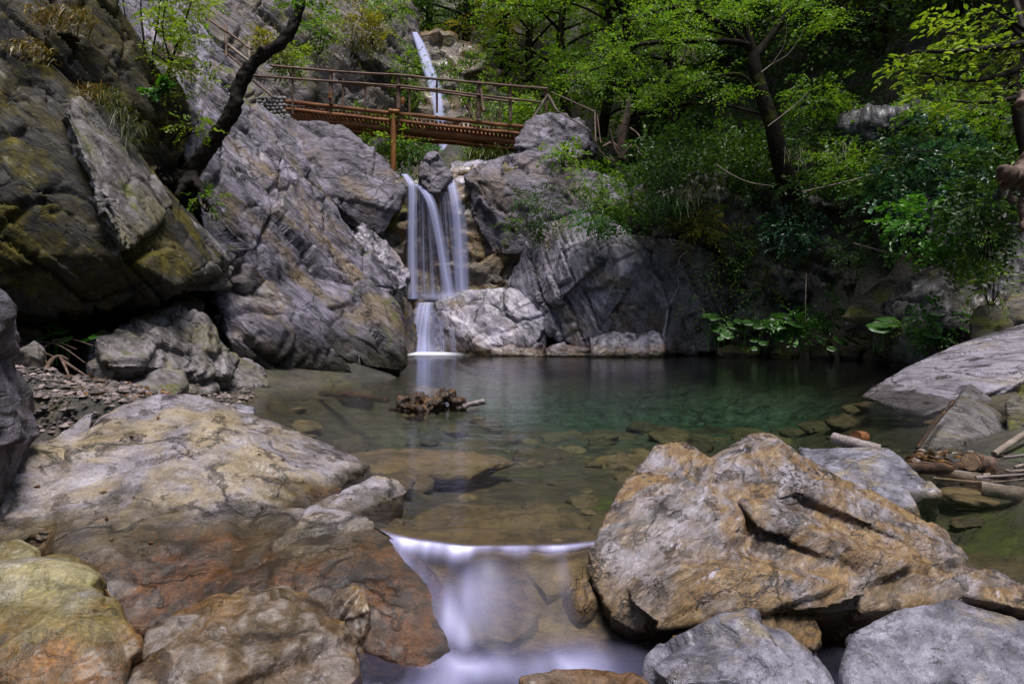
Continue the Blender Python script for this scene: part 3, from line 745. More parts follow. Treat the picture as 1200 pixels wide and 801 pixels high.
# around the middle waterfall --------------------------------------------------------
rock('boulder', 'great purple grey boulder under the left half of the bridge', 'boulder', M_purple, [pts([(285, 150, 16.8), (330, 141, 17.2), (400, 148, 17.4), (440, 176, 17.4), (468, 204, 17.4), (472, 226, 17), (455, 275, 16.6), (425, 268, 16.2), (385, 232, 15.8), (340, 200, 15.8), (440, 310, 16.8)], back=(-.5, 2.2, -.3))], .05, bed=(.4, -.4, .8), th=1.1, cell=1.6, amp=.25, amp2=.5, crack=.06, rnd=.10, rfreq=1.2, smooth=1, seed=81)
rock('rock_wall', 'dark mossy rock wall behind the three strands of the middle waterfall', 'rock', M_fallrock, [pts([(425, 232, 17.6), (470, 208, 17.3), (500, 225, 17.4), (530, 222, 17.4), (600, 195, 17.9), (640, 240, 17.6), (620, 350, 17.2), (560, 356, 17.1), (480, 352, 17.2), (425, 330, 17.2)], back=(0, 3, 0)), pts([(425, 230, 17.4), (462, 208, 17.1), (478, 216, 16.9), (478, 290, 17), (470, 330, 17), (425, 320, 16.9)], back=(0, 1, 0)), pts([(425, 340, 17.0), (640, 340, 17.0), (640, 430, 16.6), (425, 430, 16.8)], back=(0, 3, 0))], .06, flat=.7, cell=1.0, amp=.22, amp2=.5, rnd=.10, rfreq=1.3, smooth=1, seed=82)
rock('boulder', 'grey angular boulder perched on the lip of the middle waterfall', 'boulder', M_purple, [pts([(491, 200, 17.0), (503, 181, 17.2), (515, 180, 17.2), (526, 195, 17.1), (527, 208, 16.9), (514, 226, 16.7), (503, 226, 16.7), (493, 214, 16.8)], back=(0, .9, -.1))], .03, flat=.7, cell=.5, amp=.09, amp2=.4, rnd=.04, rfreq=2, smooth=1, seed=83)
rock('rock_slab', 'flat pale slab behind the lip boulder of the middle waterfall', 'rock slab', M_lilac, [pts([(524, 205, 17.6), (530, 190, 18.2), (560, 186, 18.6), (575, 190, 18.2), (560, 205, 17.6), (540, 214, 17.4)], down=3.6)], .05, flat=.5, cell=.6, amp=.07, rnd=.04, smooth=1, seed=84)
rock('rocky_outcrop', 'tan and grey rock face right of the middle waterfall, overgrown at its top', 'rock', M_purple, [pts([(548, 208, 17.3), (572, 186, 17.9), (620, 176, 18.0), (680, 196, 17.6), (740, 220, 17.2), (720, 265, 16.8), (650, 262, 16.9), (605, 300, 17.0), (575, 300, 17.1), (552, 260, 17.2)], back=(.2, 3, 0))], .055, bed=(.5, -.6, .5), th=.9, cell=1.2, amp=.25, amp2=.5, crack=.06, rnd=.10, rfreq=1.3, smooth=1, seed=85)
rock('boulder', 'rounded tan boulder beside the lower cascade at the pool edge', 'boulder', M_lilac, [pts([(508, 352, 16.2), (540, 340, 16.3), (590, 334, 16.4), (625, 345, 16.3), (640, 372, 15.9), (628, 404, 15.6), (560, 404, 15.6), (520, 385, 15.9)], back=(.1, 1.2, -.3), down=-.4), pts([(505, 365, 16.2), (530, 372, 15.9), (570, 395, 15.7), (580, 416, 15.6), (510, 416, 15.9)], back=(0, .8, 0))], .035, bed=(.3, -.6, .7), th=.7, cell=1.2, amp=.10, amp2=.35, crack=.04, rnd=.05, smooth=3, seed=86)
rock('rock_ledge', 'brown wet ledge the lower cascade pours over', 'rock', M_fallrock, [pts([(472, 360, 16.6), (520, 360, 16.5), (525, 418, 16.1), (468, 418, 16.2)], back=(0, 1.2, 0))], .04, flat=.7, cell=.6, amp=.10, amp2=.5, rnd=.05, smooth=1, seed=87)
rock('rocky_outcrop', 'big faceted lilac rock face in the middle of the far shore', 'rock', M_lilac, [pts([(598, 335, 16.5), (612, 292, 16.8), (648, 258, 16.9), (690, 246, 16.7), (722, 262, 16.3), (760, 300, 15.9), (720, 330, 15.5), (668, 320, 15.9), (705, 365, 15.5), (690, 416, 15.5), (640, 390, 15.9)], back=(.3, 2, 0)), pts([(630, 350, 16.1), (660, 290, 16.1), (700, 285, 15.8), (705, 300, 15.5), (650, 360, 15.6)], back=(.3, 1, 0))], .035, bed=(.7, -.5, .5), th=.8, cell=1.1, amp=.26, amp2=.25, crack=.04, rnd=.03, rfreq=1.1, smooth=2, seed=88)
seep = rock('rocky_outcrop', 'dark purple rock face right of the lilac one, streaked by a white mineral seep', 'rock', M_seep, [pts([(715, 270, 16.2), (800, 280, 15.7), (868, 312, 16.0), (872, 416, 16.0), (830, 416, 15.6), (820, 300, 15.7), (765, 416, 15.5), (700, 390, 15.7)], back=(.3, 2, 0))], .045, bed=(.5, -.7, .3), th=.6, cell=1.0, amp=.2, amp2=.4, crack=.05, rnd=.05, smooth=1, seed=89)
for i, (lst, lab) in enumerate([
    ([(690, 394, 15.4), (720, 386, 15.5), (745, 392, 15.3), (748, 416, 15.0), (690, 416, 15.0)], 'low lilac rock at the waterline under the faceted rock face'),
    ([(745, 396, 15.3), (765, 388, 15.4), (780, 398, 15.2), (778, 416, 15.0), (722, 416, 14.9)], 'wedge shaped rock with a pale left side at the far waterline'),
    ([(640, 408, 15.5), (660, 402, 15.6), (690, 408, 15.5), (690, 416, 15.2), (640, 416, 15.2)], 'flat orange brown stone at the far waterline, left of the low lilac rock'),
    ([(575, 408, 15.4), (600, 405, 15.5), (640, 408, 15.5), (640, 416, 15.3), (575, 416, 15.3)], 'low ochre stone at the far waterline below the rounded tan boulder'),
]):
    near_rock(lab, M_lilac, lst, -.3, 90 + i, voxel=.03, back=.8, smooth=2, amp=.07, cell=.6, name='rock', cat='rock')
rock('boulder', 'purple boulder at the right end of the bridge', 'boulder', M_purple, [pts([(605, 165, 18.8), (620, 145, 19.4), (645, 134, 19.6), (680, 136, 19.4), (692, 165, 19), (680, 185, 18.6), (630, 190, 18.4), (606, 185, 18.5)], back=(.3, 2, 0))], .05, bed=(.3, -.4, .8), flat=.6, cell=1.0, amp=.18, amp2=.4, rnd=.08, smooth=1, seed=95)

def front_point(o, px, py):
    co = get_co(o.data) + np.array(o.location)
    q = np.hypot(co[:, 0] / co[:, 1] * F + HX - px, HY - (co[:, 2] - CAMZ) / co[:, 1] * F - py)
    k = np.where(q < 4)[0] if (q < 4).any() else [int(q.argmin())]
    p = co[k[int(co[k, 1].argmin())]]
    return p + np.array([p[0] / p[1], 1, 0]) * .018


mb = MB()
pp = [front_point(seep, *a) for a in ((806, 292), (800, 304), (795, 318), (792, 332), (789, 348), (785, 364), (780, 380), (778, 396), (777, 408))]
mb.tube(spline(pp, 40), np.interp(np.linspace(0, 1, 40), [0, .3, .7, 1], [.008, .016, .026, .045]), 7, .45)
M_mineral = rock_mat('white mineral crust', (.30, .28, .30), (.46, .43, .48), (.58, .55, .60), s=2, crack=0, bumpk=.6)
mb.build('mineral_streak', M_mineral, seep)
# right cliff --------------------------------------------------------------------------
rock('cliff', 'dark wet cliff overgrown with plants behind the right half of the pool', 'cliff', M_cliff, [
    pts([(700, 235, 17.0), (790, 250, 16.2), (860, 225, 15.9), (870, 330, 15.9), (860, 420, 15.9), (780, 420, 16.2), (700, 400, 16.6)], back=(.5, 4, 0)),
    pts([(830, 205, 15.8), (900, 175, 15.4), (1010, 170, 14.8), (1060, 230, 14.6), (1040, 330, 14.9), (1000, 420, 15.2), (850, 420, 15.7), (840, 320, 15.5)], back=(.5, 4, 0)),
    pts([(1000, 150, 14.6), (1090, 130, 13.8), (1250, 90, 12.4), (1300, 250, 12.3), (1300, 420, 13), (1020, 420, 14.9), (1030, 300, 14.6)], back=(1, 4, 0)),
], .06, bed=(.2, -.9, .2), flat=.8, cell=1.5, amp=.45, amp2=.5, crack=.10, rnd=.18, rfreq=.9, smooth=1, seed=101)
rock('boulder', 'dark rounded boulder under the ferns at the right edge, behind the lilac slab', 'boulder', M_cliff, [pts([(1062, 352, 12.0), (1090, 322, 12.4), (1140, 290, 12.4), (1230, 240, 11.8), (1240, 385, 10.6), (1080, 388, 11.6), (1045, 370, 12.2)], back=(.5, 1.5, 0), down=-.2)], .045, flat=.7, cell=.9, amp=.16, amp2=.4, rnd=.08, smooth=2, seed=102)
for i, (lst, lab, m) in enumerate([
    ([(985, 370, 13.2), (1010, 340, 13.6), (1045, 322, 13.8), (1065, 345, 13.4), (1060, 372, 13.0)], 'jagged brown rock leaning on the foot of the dark cliff', M_mossstone),
    ([(1050, 395, 12.4), (1075, 372, 12.8), (1095, 368, 12.8), (1105, 395, 12.2)], 'mossy yellow hump on the right bank under the jagged rock', M_mossstone),
    ([(950, 408, 14.4), (965, 396, 14.6), (975, 402, 14.5), (972, 414, 14.2)], 'ochre leaning stone on the right shore amid the broad leaves', M_mossstone),
    ([(838, 408, 15.4), (860, 400, 15.6), (890, 402, 15.5), (888, 415, 15.1), (840, 416, 15.2)], 'dark flat stone under the leftmost broad leaves at the far shore', M_mossstone),
    ([(905, 412, 14.9), (920, 408, 15), (935, 411, 14.9), (930, 418, 14.6)], 'small brown stone at the waterline below the broad leaves', M_mossstone),
    ([(985, 412, 14.4), (1000, 402, 14.6), (1012, 410, 14.4), (1005, 420, 14.1)], 'dull olive stone at the waterline left of the pale flat stone', M_mossstone),
    ([(1135, 395, 9.9), (1140, 360, 10.2), (1165, 352, 10.3), (1180, 372, 10.1), (1178, 395, 9.8)], 'old mossy brown hump standing on the crest of the lilac slab', M_mossstone),
    ([(1165, 368, 10.4), (1185, 348, 10.7), (1240, 340, 10.6), (1240, 385, 10.2)], 'mossy pale rock on the right frame edge above the slab', M_mossstone),
]):
    near_rock(lab, m, lst, min(float(P(*a)[2]) for a in lst) - .4, 110 + i, voxel=.032, back=.6, smooth=2, amp=.07, cell=.5, name='rock', cat='rock')

# far upper left cliff -------------------------------------------------------------------
rock('cliff', 'tall pinkish stepped cliff high up behind the left half of the bridge', 'cliff', M_back, [
    pts([(180, -90, 27), (330, -90, 30), (470, -60, 32), (480, 25, 31), (487, 45, 30.5), (478, 110, 29.5), (470, 160, 28), (420, 190, 25), (330, 180, 23), (240, 150, 23), (200, 60, 24)], back=(-4, 6, 0)),
], .11, bed=BED_L, th=1.1, cell=2.0, stretch=1.6, amp=1.0, amp2=.55, crack=.25, rnd=.3, rfreq=.5, smooth=1, seed=121)
rock('cliff', 'narrow ochre cliff the thin upper waterfall slides down', 'cliff', M_fallrock, [pts([(470, 45, 31), (500, 40, 31.2), (560, 60, 31), (600, 110, 30), (590, 200, 28.5), (480, 200, 28.5), (462, 120, 30)], back=(0, 5, 0))], .13, flat=.8, cell=1.8, amp=.5, amp2=.5, rnd=.3, rfreq=.6, smooth=1, seed=122)

# ------------------------------------------------------------------ ground and water
POOL = np.array([W(430, 545)[:2], W(298, 492)[:2], W(285, 478)[:2], W(330, 458)[:2], W(470, 443)[:2], (-2.6, 13), (-2.4, 16.3), (0, 16.4), (4.5, 16.0), (8, 14.6), (6.8, 11), (4.9, 8.6), (4.2, 6.6), (3.2, 5.0), (2.8, 3.2), (2.2, 2.6), (.6, 3.06), (.3, 2.96), (.0, 2.92), (-.3, 2.97), (-.58, 3.1), (-.9, 3.6)])


def sdist(x, y, poly):
    n = len(poly)
    best = np.full(x.shape, 1e9)
    inside = np.zeros(x.shape, bool)
    for i in range(n):
        a, b = poly[i], poly[(i + 1) % n]
        ab = b - a
        t = np.clip(((x - a[0]) * ab[0] + (y - a[1]) * ab[1]) / (ab @ ab), 0, 1)
        best = np.minimum(best, np.hypot(x - a[0] - t * ab[0], y - a[1] - t * ab[1]))
        c = ((a[1] > y) != (b[1] > y)) & (x < (b[0] - a[0]) * (y - a[1]) / (b[1] - a[1] + 1e-12) + a[0])
        inside ^= c
    return np.where(inside, -best, best)


def ground_h(x, y):
    s = sdist(x, y, POOL)
    p3 = np.stack([x, y, x * 0], 1)
    n = fbm(p3 * .5, 5, 5)
    deep = .22 + np.clip((y - 3) * .05, 0, 1) + np.clip((y - 6) * .07, 0, .7)
    bed = -np.minimum(np.clip(-s, 0, 9) * .5 + .05, deep) + .05 * n
    bank = np.minimum(s * .25, .25 + (s - 1.0) * .12)
    axis = np.interp(y, [-40, 2, 12, 17.5, 19.5, 27, 30.5, 33, 80, 160], [-1.5, -.6, 0, .1, 3.6, 6.4, 7.2, 13, 38, 75])
    cx = np.interp(y, [0, 10, 17, 30, 80], [0, 1, -2, -2.5, -2])
    wl = np.interp(y, [-40, 2, 4, 9, 13, 17, 30, 80], [6, 4.2, 4.8, 6.6, 6, 3.2, 6, 6])
    wr = np.interp(y, [-40, 2, 8, 14, 17, 30, 80], [6, 5, 6.2, 7.6, 5, 5, 8])
    lft = np.clip(cx - wl - x, 0, 200)
    rgt = np.clip(x - cx - wr, 0, 200)
    walls = lft * .9 + np.clip(lft - 2, 0, 200) * .5 + rgt * .8 + np.clip(rgt - 1, 0, 200) * .5
    walls *= np.interp(y, [-40, -5, 4, 9, 60], [.25, .3, .45, 1, 1])
    out = np.maximum(axis, np.where(y < 16.5, bank - np.where(y < 3.2, .75 - np.clip(s - 1.5, 0, 1) * .2, 0), axis)) + np.minimum(walls, 70) + n * np.clip(s * .12, 0, 1.2)
    z = np.where(s < 0, bed, out)
    front = (y < 3.0) & (s > 0)
    # hollow that the great left boulder lies in
    hol = np.clip(1 - np.maximum(np.abs(x + 1.9) / 1.9, np.abs(y - 3.7) / 1.25) , 0, 1)
    z = np.where(s > 0, z - np.clip(hol * 3, 0, 1) * .55, z)
    return np.where(front, np.minimum(z, -.62 + np.clip(np.abs(x - .2) - 2.2, 0, 90) * .6 + .04 * n), z)


gx = np.unique(np.concatenate([np.linspace(-90, -14, 40), np.arange(-14, 16, .22), np.linspace(16, 90, 40)]))
gy = np.unique(np.concatenate([np.linspace(-40, 0, 25), np.arange(0, 22, .2), np.arange(22, 45, .6), np.linspace(45, 150, 50)]))
GX, GY = np.meshgrid(gx, gy)
gz = ground_h(GX.ravel(), GY.ravel())
nx, ny = len(gx), len(gy)
idx = np.arange(nx * ny).reshape(ny, nx)
quads = np.stack([idx[:-1, :-1].ravel(), idx[:-1, 1:].ravel(), idx[1:, 1:].ravel(), idx[1:, :-1].ravel()], 1)
tag(mesh_np('ground', np.stack([GX.ravel(), GY.ravel(), gz], 1), quads, M_ground), kind='structure')


def gh(x, y):
    return float(ground_h(np.array([float(x)]), np.array([float(y)]))[0])


def water_mat(name, tint, rough=.06, bd=.02):
    t = NT(name)
    # ripples are wider than deep, smoothed by a long calm
    n = t.noise(t.mapping(t.pos, scale=(.8, 2.2, 1)), 1.6, 4, .55)
    n2 = t.noise(t.mapping(t.pos, scale=(.7, 3.5, 1)), 7, 3, .5)
    b = t.bump(n, bd, .6)
    b = t.bump(n2, bd * .25, .6, b)
    fr = t.node('Fresnel')
    fr.inputs['IOR'].default_value = 1.33
    t.put(fr.inputs['Normal'], b)
    gl = t.node('BsdfGlossy')
    gl.inputs['Roughness'].default_value = rough
    t.put(gl.inputs['Normal'], b)
    gl.inputs['Color'].default_value = (.92, .93, 1, 1)
    tr = t.node('BsdfTransparent')
    tr.inputs[0].default_value = (*tint, 1)
    mx = t.node('MixShader')
    t.put(mx.inputs[0], fr.outputs[0])
    t.t.links.new(tr.outputs[0], mx.inputs[1])
    t.t.links.new(gl.outputs[0], mx.inputs[2])
    ab = t.node('VolumeAbsorption')
    ab.inputs['Color'].default_value = (.46, .70, .63, 1)
    ab.inputs['Density'].default_value = .30
    return t.finish(mx.outputs[0], ab.outputs[0])


M_water = water_mat('clear green pool water', (.90, .87, .78), .10)
bm = bmesh.new()
grown = []
c0 = POOL.mean(0)
for p in POOL:
    q = np.array(p) + (p - c0) / np.linalg.norm(p - c0) * (.55 if p[1] > 3.3 else .0)
    grown.append(bm.verts.new((q[0], q[1], 0)))
fc = bm.faces.new(grown)
r = bmesh.ops.extrude_face_region(bm, geom=[fc])
for v in [e for e in r['geom'] if isinstance(e, bmesh.types.BMVert)]: v.co.z = -2.2
bmesh.ops.recalc_face_normals(bm, faces=bm.faces)
bmesh.ops.triangulate(bm, faces=[f for f in bm.faces if len(f.verts) > 4])
me = bpy.data.meshes.new('pool_water')
bm.to_mesh(me)
bm.free()
me.materials.append(M_water)
tag(link(bpy.data.objects.new('pool_water', me)), kind='structure')


def veil_mat(name, col, dens, sx, sy, lo=.3, hi=.65, soft=.18, endfade=(0.0, 0.0)):
    """silky falling water: strands run along v, soft at both sides"""
    t = NT(name)
    uvn = t.node('UVMap')
    uv = uvn.outputs[0]
    s = t.sep(uv)
    n = t.noise(t.mapping(uv, scale=(sx, sy, 1)), 1.0, 5, .6)
    a = t.smooth(n, lo, hi)
    e = t.math('MULTIPLY', t.smooth(s[0], 0, soft), t.math('SUBTRACT', 1, t.smooth(s[0], 1 - soft, 1)))
    a = t.math('MULTIPLY', t.math('MULTIPLY', a, e), dens)
    if endfade[0]: a = t.math('MULTIPLY', a, t.smooth(s[1], 0, endfade[0]))
    if endfade[1]: a = t.math('MULTIPLY', a, t.math('SUBTRACT', 1, t.smooth(s[1], 1 - endfade[1], 1)))
    di = t.node('BsdfDiffuse')
    di.inputs[0].default_value = (*col, 1)
    tl = t.node('BsdfTranslucent')
    tl.inputs[0].default_value = (*col, 1)
    m1 = t.node('MixShader')
    m1.inputs[0].default_value = .4
    t.t.links.new(di.outputs[0], m1.inputs[1])
    t.t.links.new(tl.outputs[0], m1.inputs[2])
    tr = t.node('BsdfTransparent')
    m2 = t.node('MixShader')
    t.put(m2.inputs[0], a)
    t.t.links.new(tr.outputs[0], m2.inputs[1])
    t.t.links.new(m1.outputs[0], m2.inputs[2])
    return t.finish(m2.outputs[0])


WCOL = (.54, .57, .86)
V_strand = veil_mat('silky falling water', WCOL, .92, 6, .5, .22, .60, .45)
V_thin = veil_mat('thin falling water', WCOL, .62, 8, .5, .38, .72, .4)
V_upper = veil_mat('upper falling water', WCOL, .95, 4, 1.5, .22, .5, .3)
V_foam = veil_mat('spread foam', (.88, .89, .97), .98, 1.5, 1.5, .1, .35, .35, (.35, .35))


def strip(path, widths, nu=9, nv=30, bulge=.25, normal=(0, -1, 0), mat=None, name='strand', parent=None, across=(1, 0, 0)):
    """a curved sheet of water that follows the path; bulges towards its middle"""
    c = spline(path, nv)
    w = np.interp(np.linspace(0, 1, nv), np.linspace(0, 1, len(widths)), widths)
    u = np.linspace(0, 1, nu)
    ac = np.array(across, float)
    nn = np.array(normal, float)
    v, uv = [], []
    for i in range(nv):
        for k in range(nu):
            v.append(c[i] + ac * (u[k] - .5) * w[i] + nn * bulge * w[i] * (1 - (2 * u[k] - 1) ** 2) * .5)
            uv.append((u[k], i / (nv - 1)))
    ii = np.arange(nv * nu).reshape(nv, nu)
    f = np.stack([ii[:-1, :-1].ravel(), ii[:-1, 1:].ravel(), ii[1:, 1:].ravel(), ii[1:, :-1].ravel()], 1)
    o = np.array(parent.location) if parent is not None else base_of(np.array(v))
    return mesh_np(name, v, f, mat, True, parent, o, uv)


px = lambda n, d: n * d / F
# middle waterfall
wf = tag(empty('waterfall', P(515, 352, 16.4)), 'middle waterfall of three silky white strands dropping beneath the bridge', 'waterfall')
D = 16.75
strip([P(474, 204, 17.4), P(480, 212, 17.0), P(483, 222, 16.85), P(483, 260, D), P(483, 300, D - .05), P(484, 350, D - .1)], [px(11, D), px(13, D), px(14, D), px(15, D), px(18, D)], mat=V_strand, parent=wf)
strip([P(488, 216, 17.0), P(496, 222, 16.85), P(506, 240, 16.6), P(514, 275, 16.5), P(521, 315, 16.45), P(527, 350, 16.4)], [px(10, D), px(14, D), px(15, D), px(16, D), px(20, D)], mat=V_strand, parent=wf)
strip([P(528, 208, 17.3), P(530, 218, 16.9), P(534, 240, 16.7), P(538, 280, 16.65), P(541, 345, 16.6)], [px(8, D), px(15, D), px(19, D), px(20, D), px(21, D)], mat=V_strand, parent=wf)
strip([P(543, 240, 16.75), P(546, 280, 16.7), P(547, 345, 16.65)], [px(6, D), px(9, D), px(10, D)], mat=V_thin, parent=wf)
strip([P(495, 218, 16.95), P(498, 260, 16.9), P(502, 348, 16.85)], [px(26, D), px(34, D), px(46, D)], mat=V_thin, parent=wf)
strip([P(520, 225, 16.9), P(524, 260, 16.85), P(532, 348, 16.8)], [px(16, D), px(22, D), px(30, D)], mat=V_thin, parent=wf)
strip([P(514, 338, 16.4), P(514, 346, 16.2), P(512, 354, 16.0)], [px(64, D), px(72, D), px(70, D)], mat=veil_mat('spray', WCOL, .34, 2, 1, .1, .7, .48, (.6, .4)), name='spray', parent=wf, nv=12)
# lower cascade
lc = tag(empty('waterfall', P(495, 415, 15.9)), 'low white cascade pouring from the rock ledge into the pool', 'waterfall')
strip([P(500, 354, 16.6), P(498, 359, 16.2), P(497, 372, 16.0), P(495, 395, 15.9), P(494, 417, 15.8)], [px(28, 16), px(28, 16), px(34, 16), px(44, 16), px(54, 16)], mat=V_strand, parent=lc)
strip([P(514, 360, 16.3), P(516, 375, 16.0), P(519, 416, 15.75)], [px(7, 16), px(9, 16), px(12, 16)], mat=V_thin, parent=lc)
strip([P(526, 376, 16.0), P(530, 390, 15.8), P(532, 416, 15.7)], [px(7, 16), px(10, 16), px(10, 16)], mat=V_thin, parent=lc)
strip([(-2.1, 16.2, .02), (-2.05, 15.7, .05), (-2.0, 14.6, .012)], [1.3, 2.0, 2.4], nu=13, nv=13, bulge=.02, normal=(0, 0, 1), mat=V_foam, name='foam', parent=lc)
# small basin between them
tag(mesh_np('basin_water', [P(478, 353, 16.1) * (1, 1, 1), P(560, 353, 16.1), P(560, 352, 17.4), P(478, 352, 17.4)], np.array([[0, 1, 2, 3]]), M_water), kind='structure')
# upper waterfall
uf = tag(empty('waterfall', P(525, 190, 28)), 'tall thin upper waterfall seen behind the bridge', 'waterfall')
strip([P(486, 38, 30.2), P(492, 52, 29.7), P(502, 80, 28.9), P(510, 105, 28.3), P(516, 140, 27.5), P(521, 170, 26.8), P(528, 194, 26.2)], [px(8, 30), px(13, 30), px(17, 29), px(18, 29), px(15, 28), px(15, 28), px(18, 28)], mat=V_upper, parent=uf, nv=40)
strip([P(514, 96, 28.4), P(523, 120, 27.8), P(529, 150, 27.2)], [px(4, 29), px(7, 29), px(6, 29)], mat=V_thin, parent=uf)


# foreground cascade: one flowing surface from the pool's lip down to the stream
def stream_h(x, y):
    lip = 2.895 + .52 * (x - .02) ** 2 + .016 * np.sin(x * 8.1) + .010 * np.sin(x * 19 + 1)
    k = np.clip((lip - y) / .42, 0, 1)
    z = .006 - .26 * (k * k * (3 - 2 * k))
    hump = .055 * np.exp(-(((x + .10) / .16) ** 2 + ((y - 2.72) / .12) ** 2)) + .03 * np.exp(-(((x - .2) / .1) ** 2 + ((y - 2.75) / .1) ** 2))
    low = np.clip((2.45 - y) * .05, 0, .2)
    p3 = np.stack([x * 5, y * 2.2, x * 0], 1)
    return z + hump - low + .016 * k * fbm(p3, 3, 77)


def foam_cover(x, y):
    """how much foam the water carries: the lip, threads under it, the run-out, thinned for shade beside the boulder"""
    lip = 2.895 + .52 * (x - .02) ** 2 + .016 * np.sin(x * 8.1) + .010 * np.sin(x * 19 + 1)
    dn = lip - y
    sm = lambda v, a, b: (lambda t: t * t * (3 - 2 * t))(np.clip((v - a) / (b - a), 0, 1))
    o = x * 0
    th = fbm(np.stack([x * 9, y * 1.2, o], 1), 3, 91)
    lo = fbm(np.stack([x * 2.4 + y * .9, y * 1.1, o], 1), 3, 92)
    wide = .045 + .075 * np.clip(-x - .05, 0, .6) + .022 * np.sin(x * 7 + 2) * (x > -.3) + .02 * th
    band = np.exp(-(np.where(dn < .03, (dn - .03) / .022, (dn - .03) / wide)) ** 2) * np.clip(.74 + .5 * th, .2, .95)
    thread = sm(th, -.05, .7) * np.exp(-np.clip(dn, 0, 9) / .13) * sm(dn, .0, .03) * .55
    s_ = np.clip((2.92 - y) / .4, 0, 1)
    tongue = np.exp(-((x - (-.50 + .36 * s_)) / (.06 + .05 * s_)) ** 2) * sm(dn, 0, .05) * (1 - sm(dn, .3, .5)) * (.42 + .5 * th)
    puff = .36 * np.exp(-(((x + .10) / .15) ** 2 + ((y - 2.66) / .10) ** 2)) * (.7 + .9 * lo + .5 * th)
    run = sm(dn, .30, .52) * np.clip(.40 + .55 * lo + .15 * th, .06, .72) * (1 - .65 * sm(x, .12, .42))  # foam fades to the right, painting in the shadow beside the rust boulder
    return np.clip(np.maximum(np.maximum(band, thread), np.maximum(np.maximum(tongue, puff), run)), 0, .93)


def stream_mat():
    t = NT('smoothed foaming stream')
    at = t.node('Attribute')
    at.attribute_name = 'foam'
    n = t.noise(t.mapping(t.pos, scale=(5, 1.3, 1)), 1.0, 4, .55)
    a = t.math('MULTIPLY', at.outputs['Fac'], t.ramp(n, [(.3, .82), (.65, 1.0)]))
    di = t.principled(Base_Color=t.ramp(at.outputs['Fac'], [(.2, (.26, .26, .46)), (.6, (.42, .42, .66)), (.9, (.74, .74, .90))]), Roughness=.5)
    b = t.bump(n, .02, .4)
    gl = t.node('BsdfGlossy')
    gl.inputs['Roughness'].default_value = .45
    t.put(gl.inputs['Normal'], b)
    tr = t.node('BsdfTransparent')
    tr.inputs[0].default_value = (.86, .84, .78, 1)
    fr = t.node('Fresnel')
    fr.inputs['IOR'].default_value = 1.33
    t.put(fr.inputs['Normal'], b)
    m1 = t.node('MixShader')
    t.put(m1.inputs[0], t.math('MULTIPLY', fr.outputs[0], .4))
    t.t.links.new(tr.outputs[0], m1.inputs[1])
    t.t.links.new(gl.outputs[0], m1.inputs[2])
    m2 = t.node('MixShader')
    t.put(m2.inputs[0], a)
    t.t.links.new(m1.outputs[0], m2.inputs[1])
    t.t.links.new(di, m2.inputs[2])
    return t.finish(m2.outputs[0])


sx = np.linspace(-1.3, 2.2, 260)
sy = np.linspace(.6, 3.14, 270)
SX, SY = np.meshgrid(sx, sy)
sz = stream_h(SX.ravel(), SY.ravel())
idx = np.arange(len(sx) * len(sy)).reshape(len(sy), len(sx))
quads = np.stack([idx[:-1, :-1].ravel(), idx[:-1, 1:].ravel(), idx[1:, 1:].ravel(), idx[1:, :-1].ravel()], 1)
# keep the lip only between the two big boulders
cx_, cy_ = SX.ravel()[quads].mean(1), SY.ravel()[quads].mean(1)
keep = ~((cy_ > 2.55) & ((cx_ < -.75) | (cx_ > .55)))
sw = tag(mesh_np('stream_water', np.stack([SX.ravel(), SY.ravel(), sz], 1), quads[keep], stream_mat()), kind='structure')
fa = sw.data.attributes.new('foam', 'FLOAT', 'POINT')
fa.data.foreach_set('value', foam_cover(SX.ravel(), SY.ravel()).astype(np.float32))

# stones under the clear water ------------------------------------------------------------
protos = []
for k in range(5):
    a = RNG.normal(size=(26, 3))
    a /= np.linalg.norm(a, axis=1)[:, None]
    o = rock('submerged_stone', 'flat olive brown stone lying under the clear water of the pool', 'stone', M_bed, [a * np.array([1, .75, .34])], .06, flat=.6, cell=.7, amp=.10, amp2=.3, rnd=.05, smooth=3, seed=130 + k, group='stones on the pool bed')
    protos.append(o)
placed = []
tries = 0
while len(placed) < 210 and tries < 12000:
    tries += 1
    y = 3.1 + 8.5 * random.random() ** 1.5
    x = random.uniform(-2.8, 5)
    s = sdist(np.array([x]), np.array([y]), POOL)[0]
    r = (.045 + .26 * random.random() ** 1.8) * (1 + .09 * (y - 3))
    if s > -.12 or any(math.hypot(x - a, y - b) < .62 * (r + c) for a, b, c in placed): continue
    if x < .0 and y < 4.6 and random.random() < .75: continue
    placed.append((x, y, r))
for i, (x, y, r) in enumerate(placed):
    o = protos[i % 5] if i < 5 else link(protos[i % 5].copy())
    o.location = (x, y, gh(x, y) - r * .30)
    o.scale = (r, r, r * random.uniform(.6, 1.1))
    o.rotation_euler = (random.uniform(-.12, .12), random.uniform(-.12, .12), random.uniform(0, 6.3))
# broad slabs under the shallow water
for i, (x, y, rx, ry, rot, lab) in enumerate([(-.1, 3.75, .62, .42, .5, 'broad submerged tan slab just behind the foreground lip'), (.28, 3.25, .32, .20, -.3, 'dark submerged stone near the rust boulder, casting a black edge'), (-.75, 5.3, .8, .45, .1, 'wide pale slab under the water in front of the driftwood')]):
    a = RNG.normal(size=(30, 3))
    a /= np.linalg.norm(a, axis=1)[:, None]
    c, s_ = math.cos(rot), math.sin(rot)
    q = a * np.array([rx, ry, .12])
    q = np.stack([q[:, 0] * c - q[:, 1] * s_ + x, q[:, 0] * s_ + q[:, 1] * c + y, q[:, 2] - .21], 1)
    rock('submerged_slab', lab, 'stone', M_bed, [q], .018, flat=.4, cell=.4, amp=.03, rnd=.02, smooth=4, seed=140 + i)

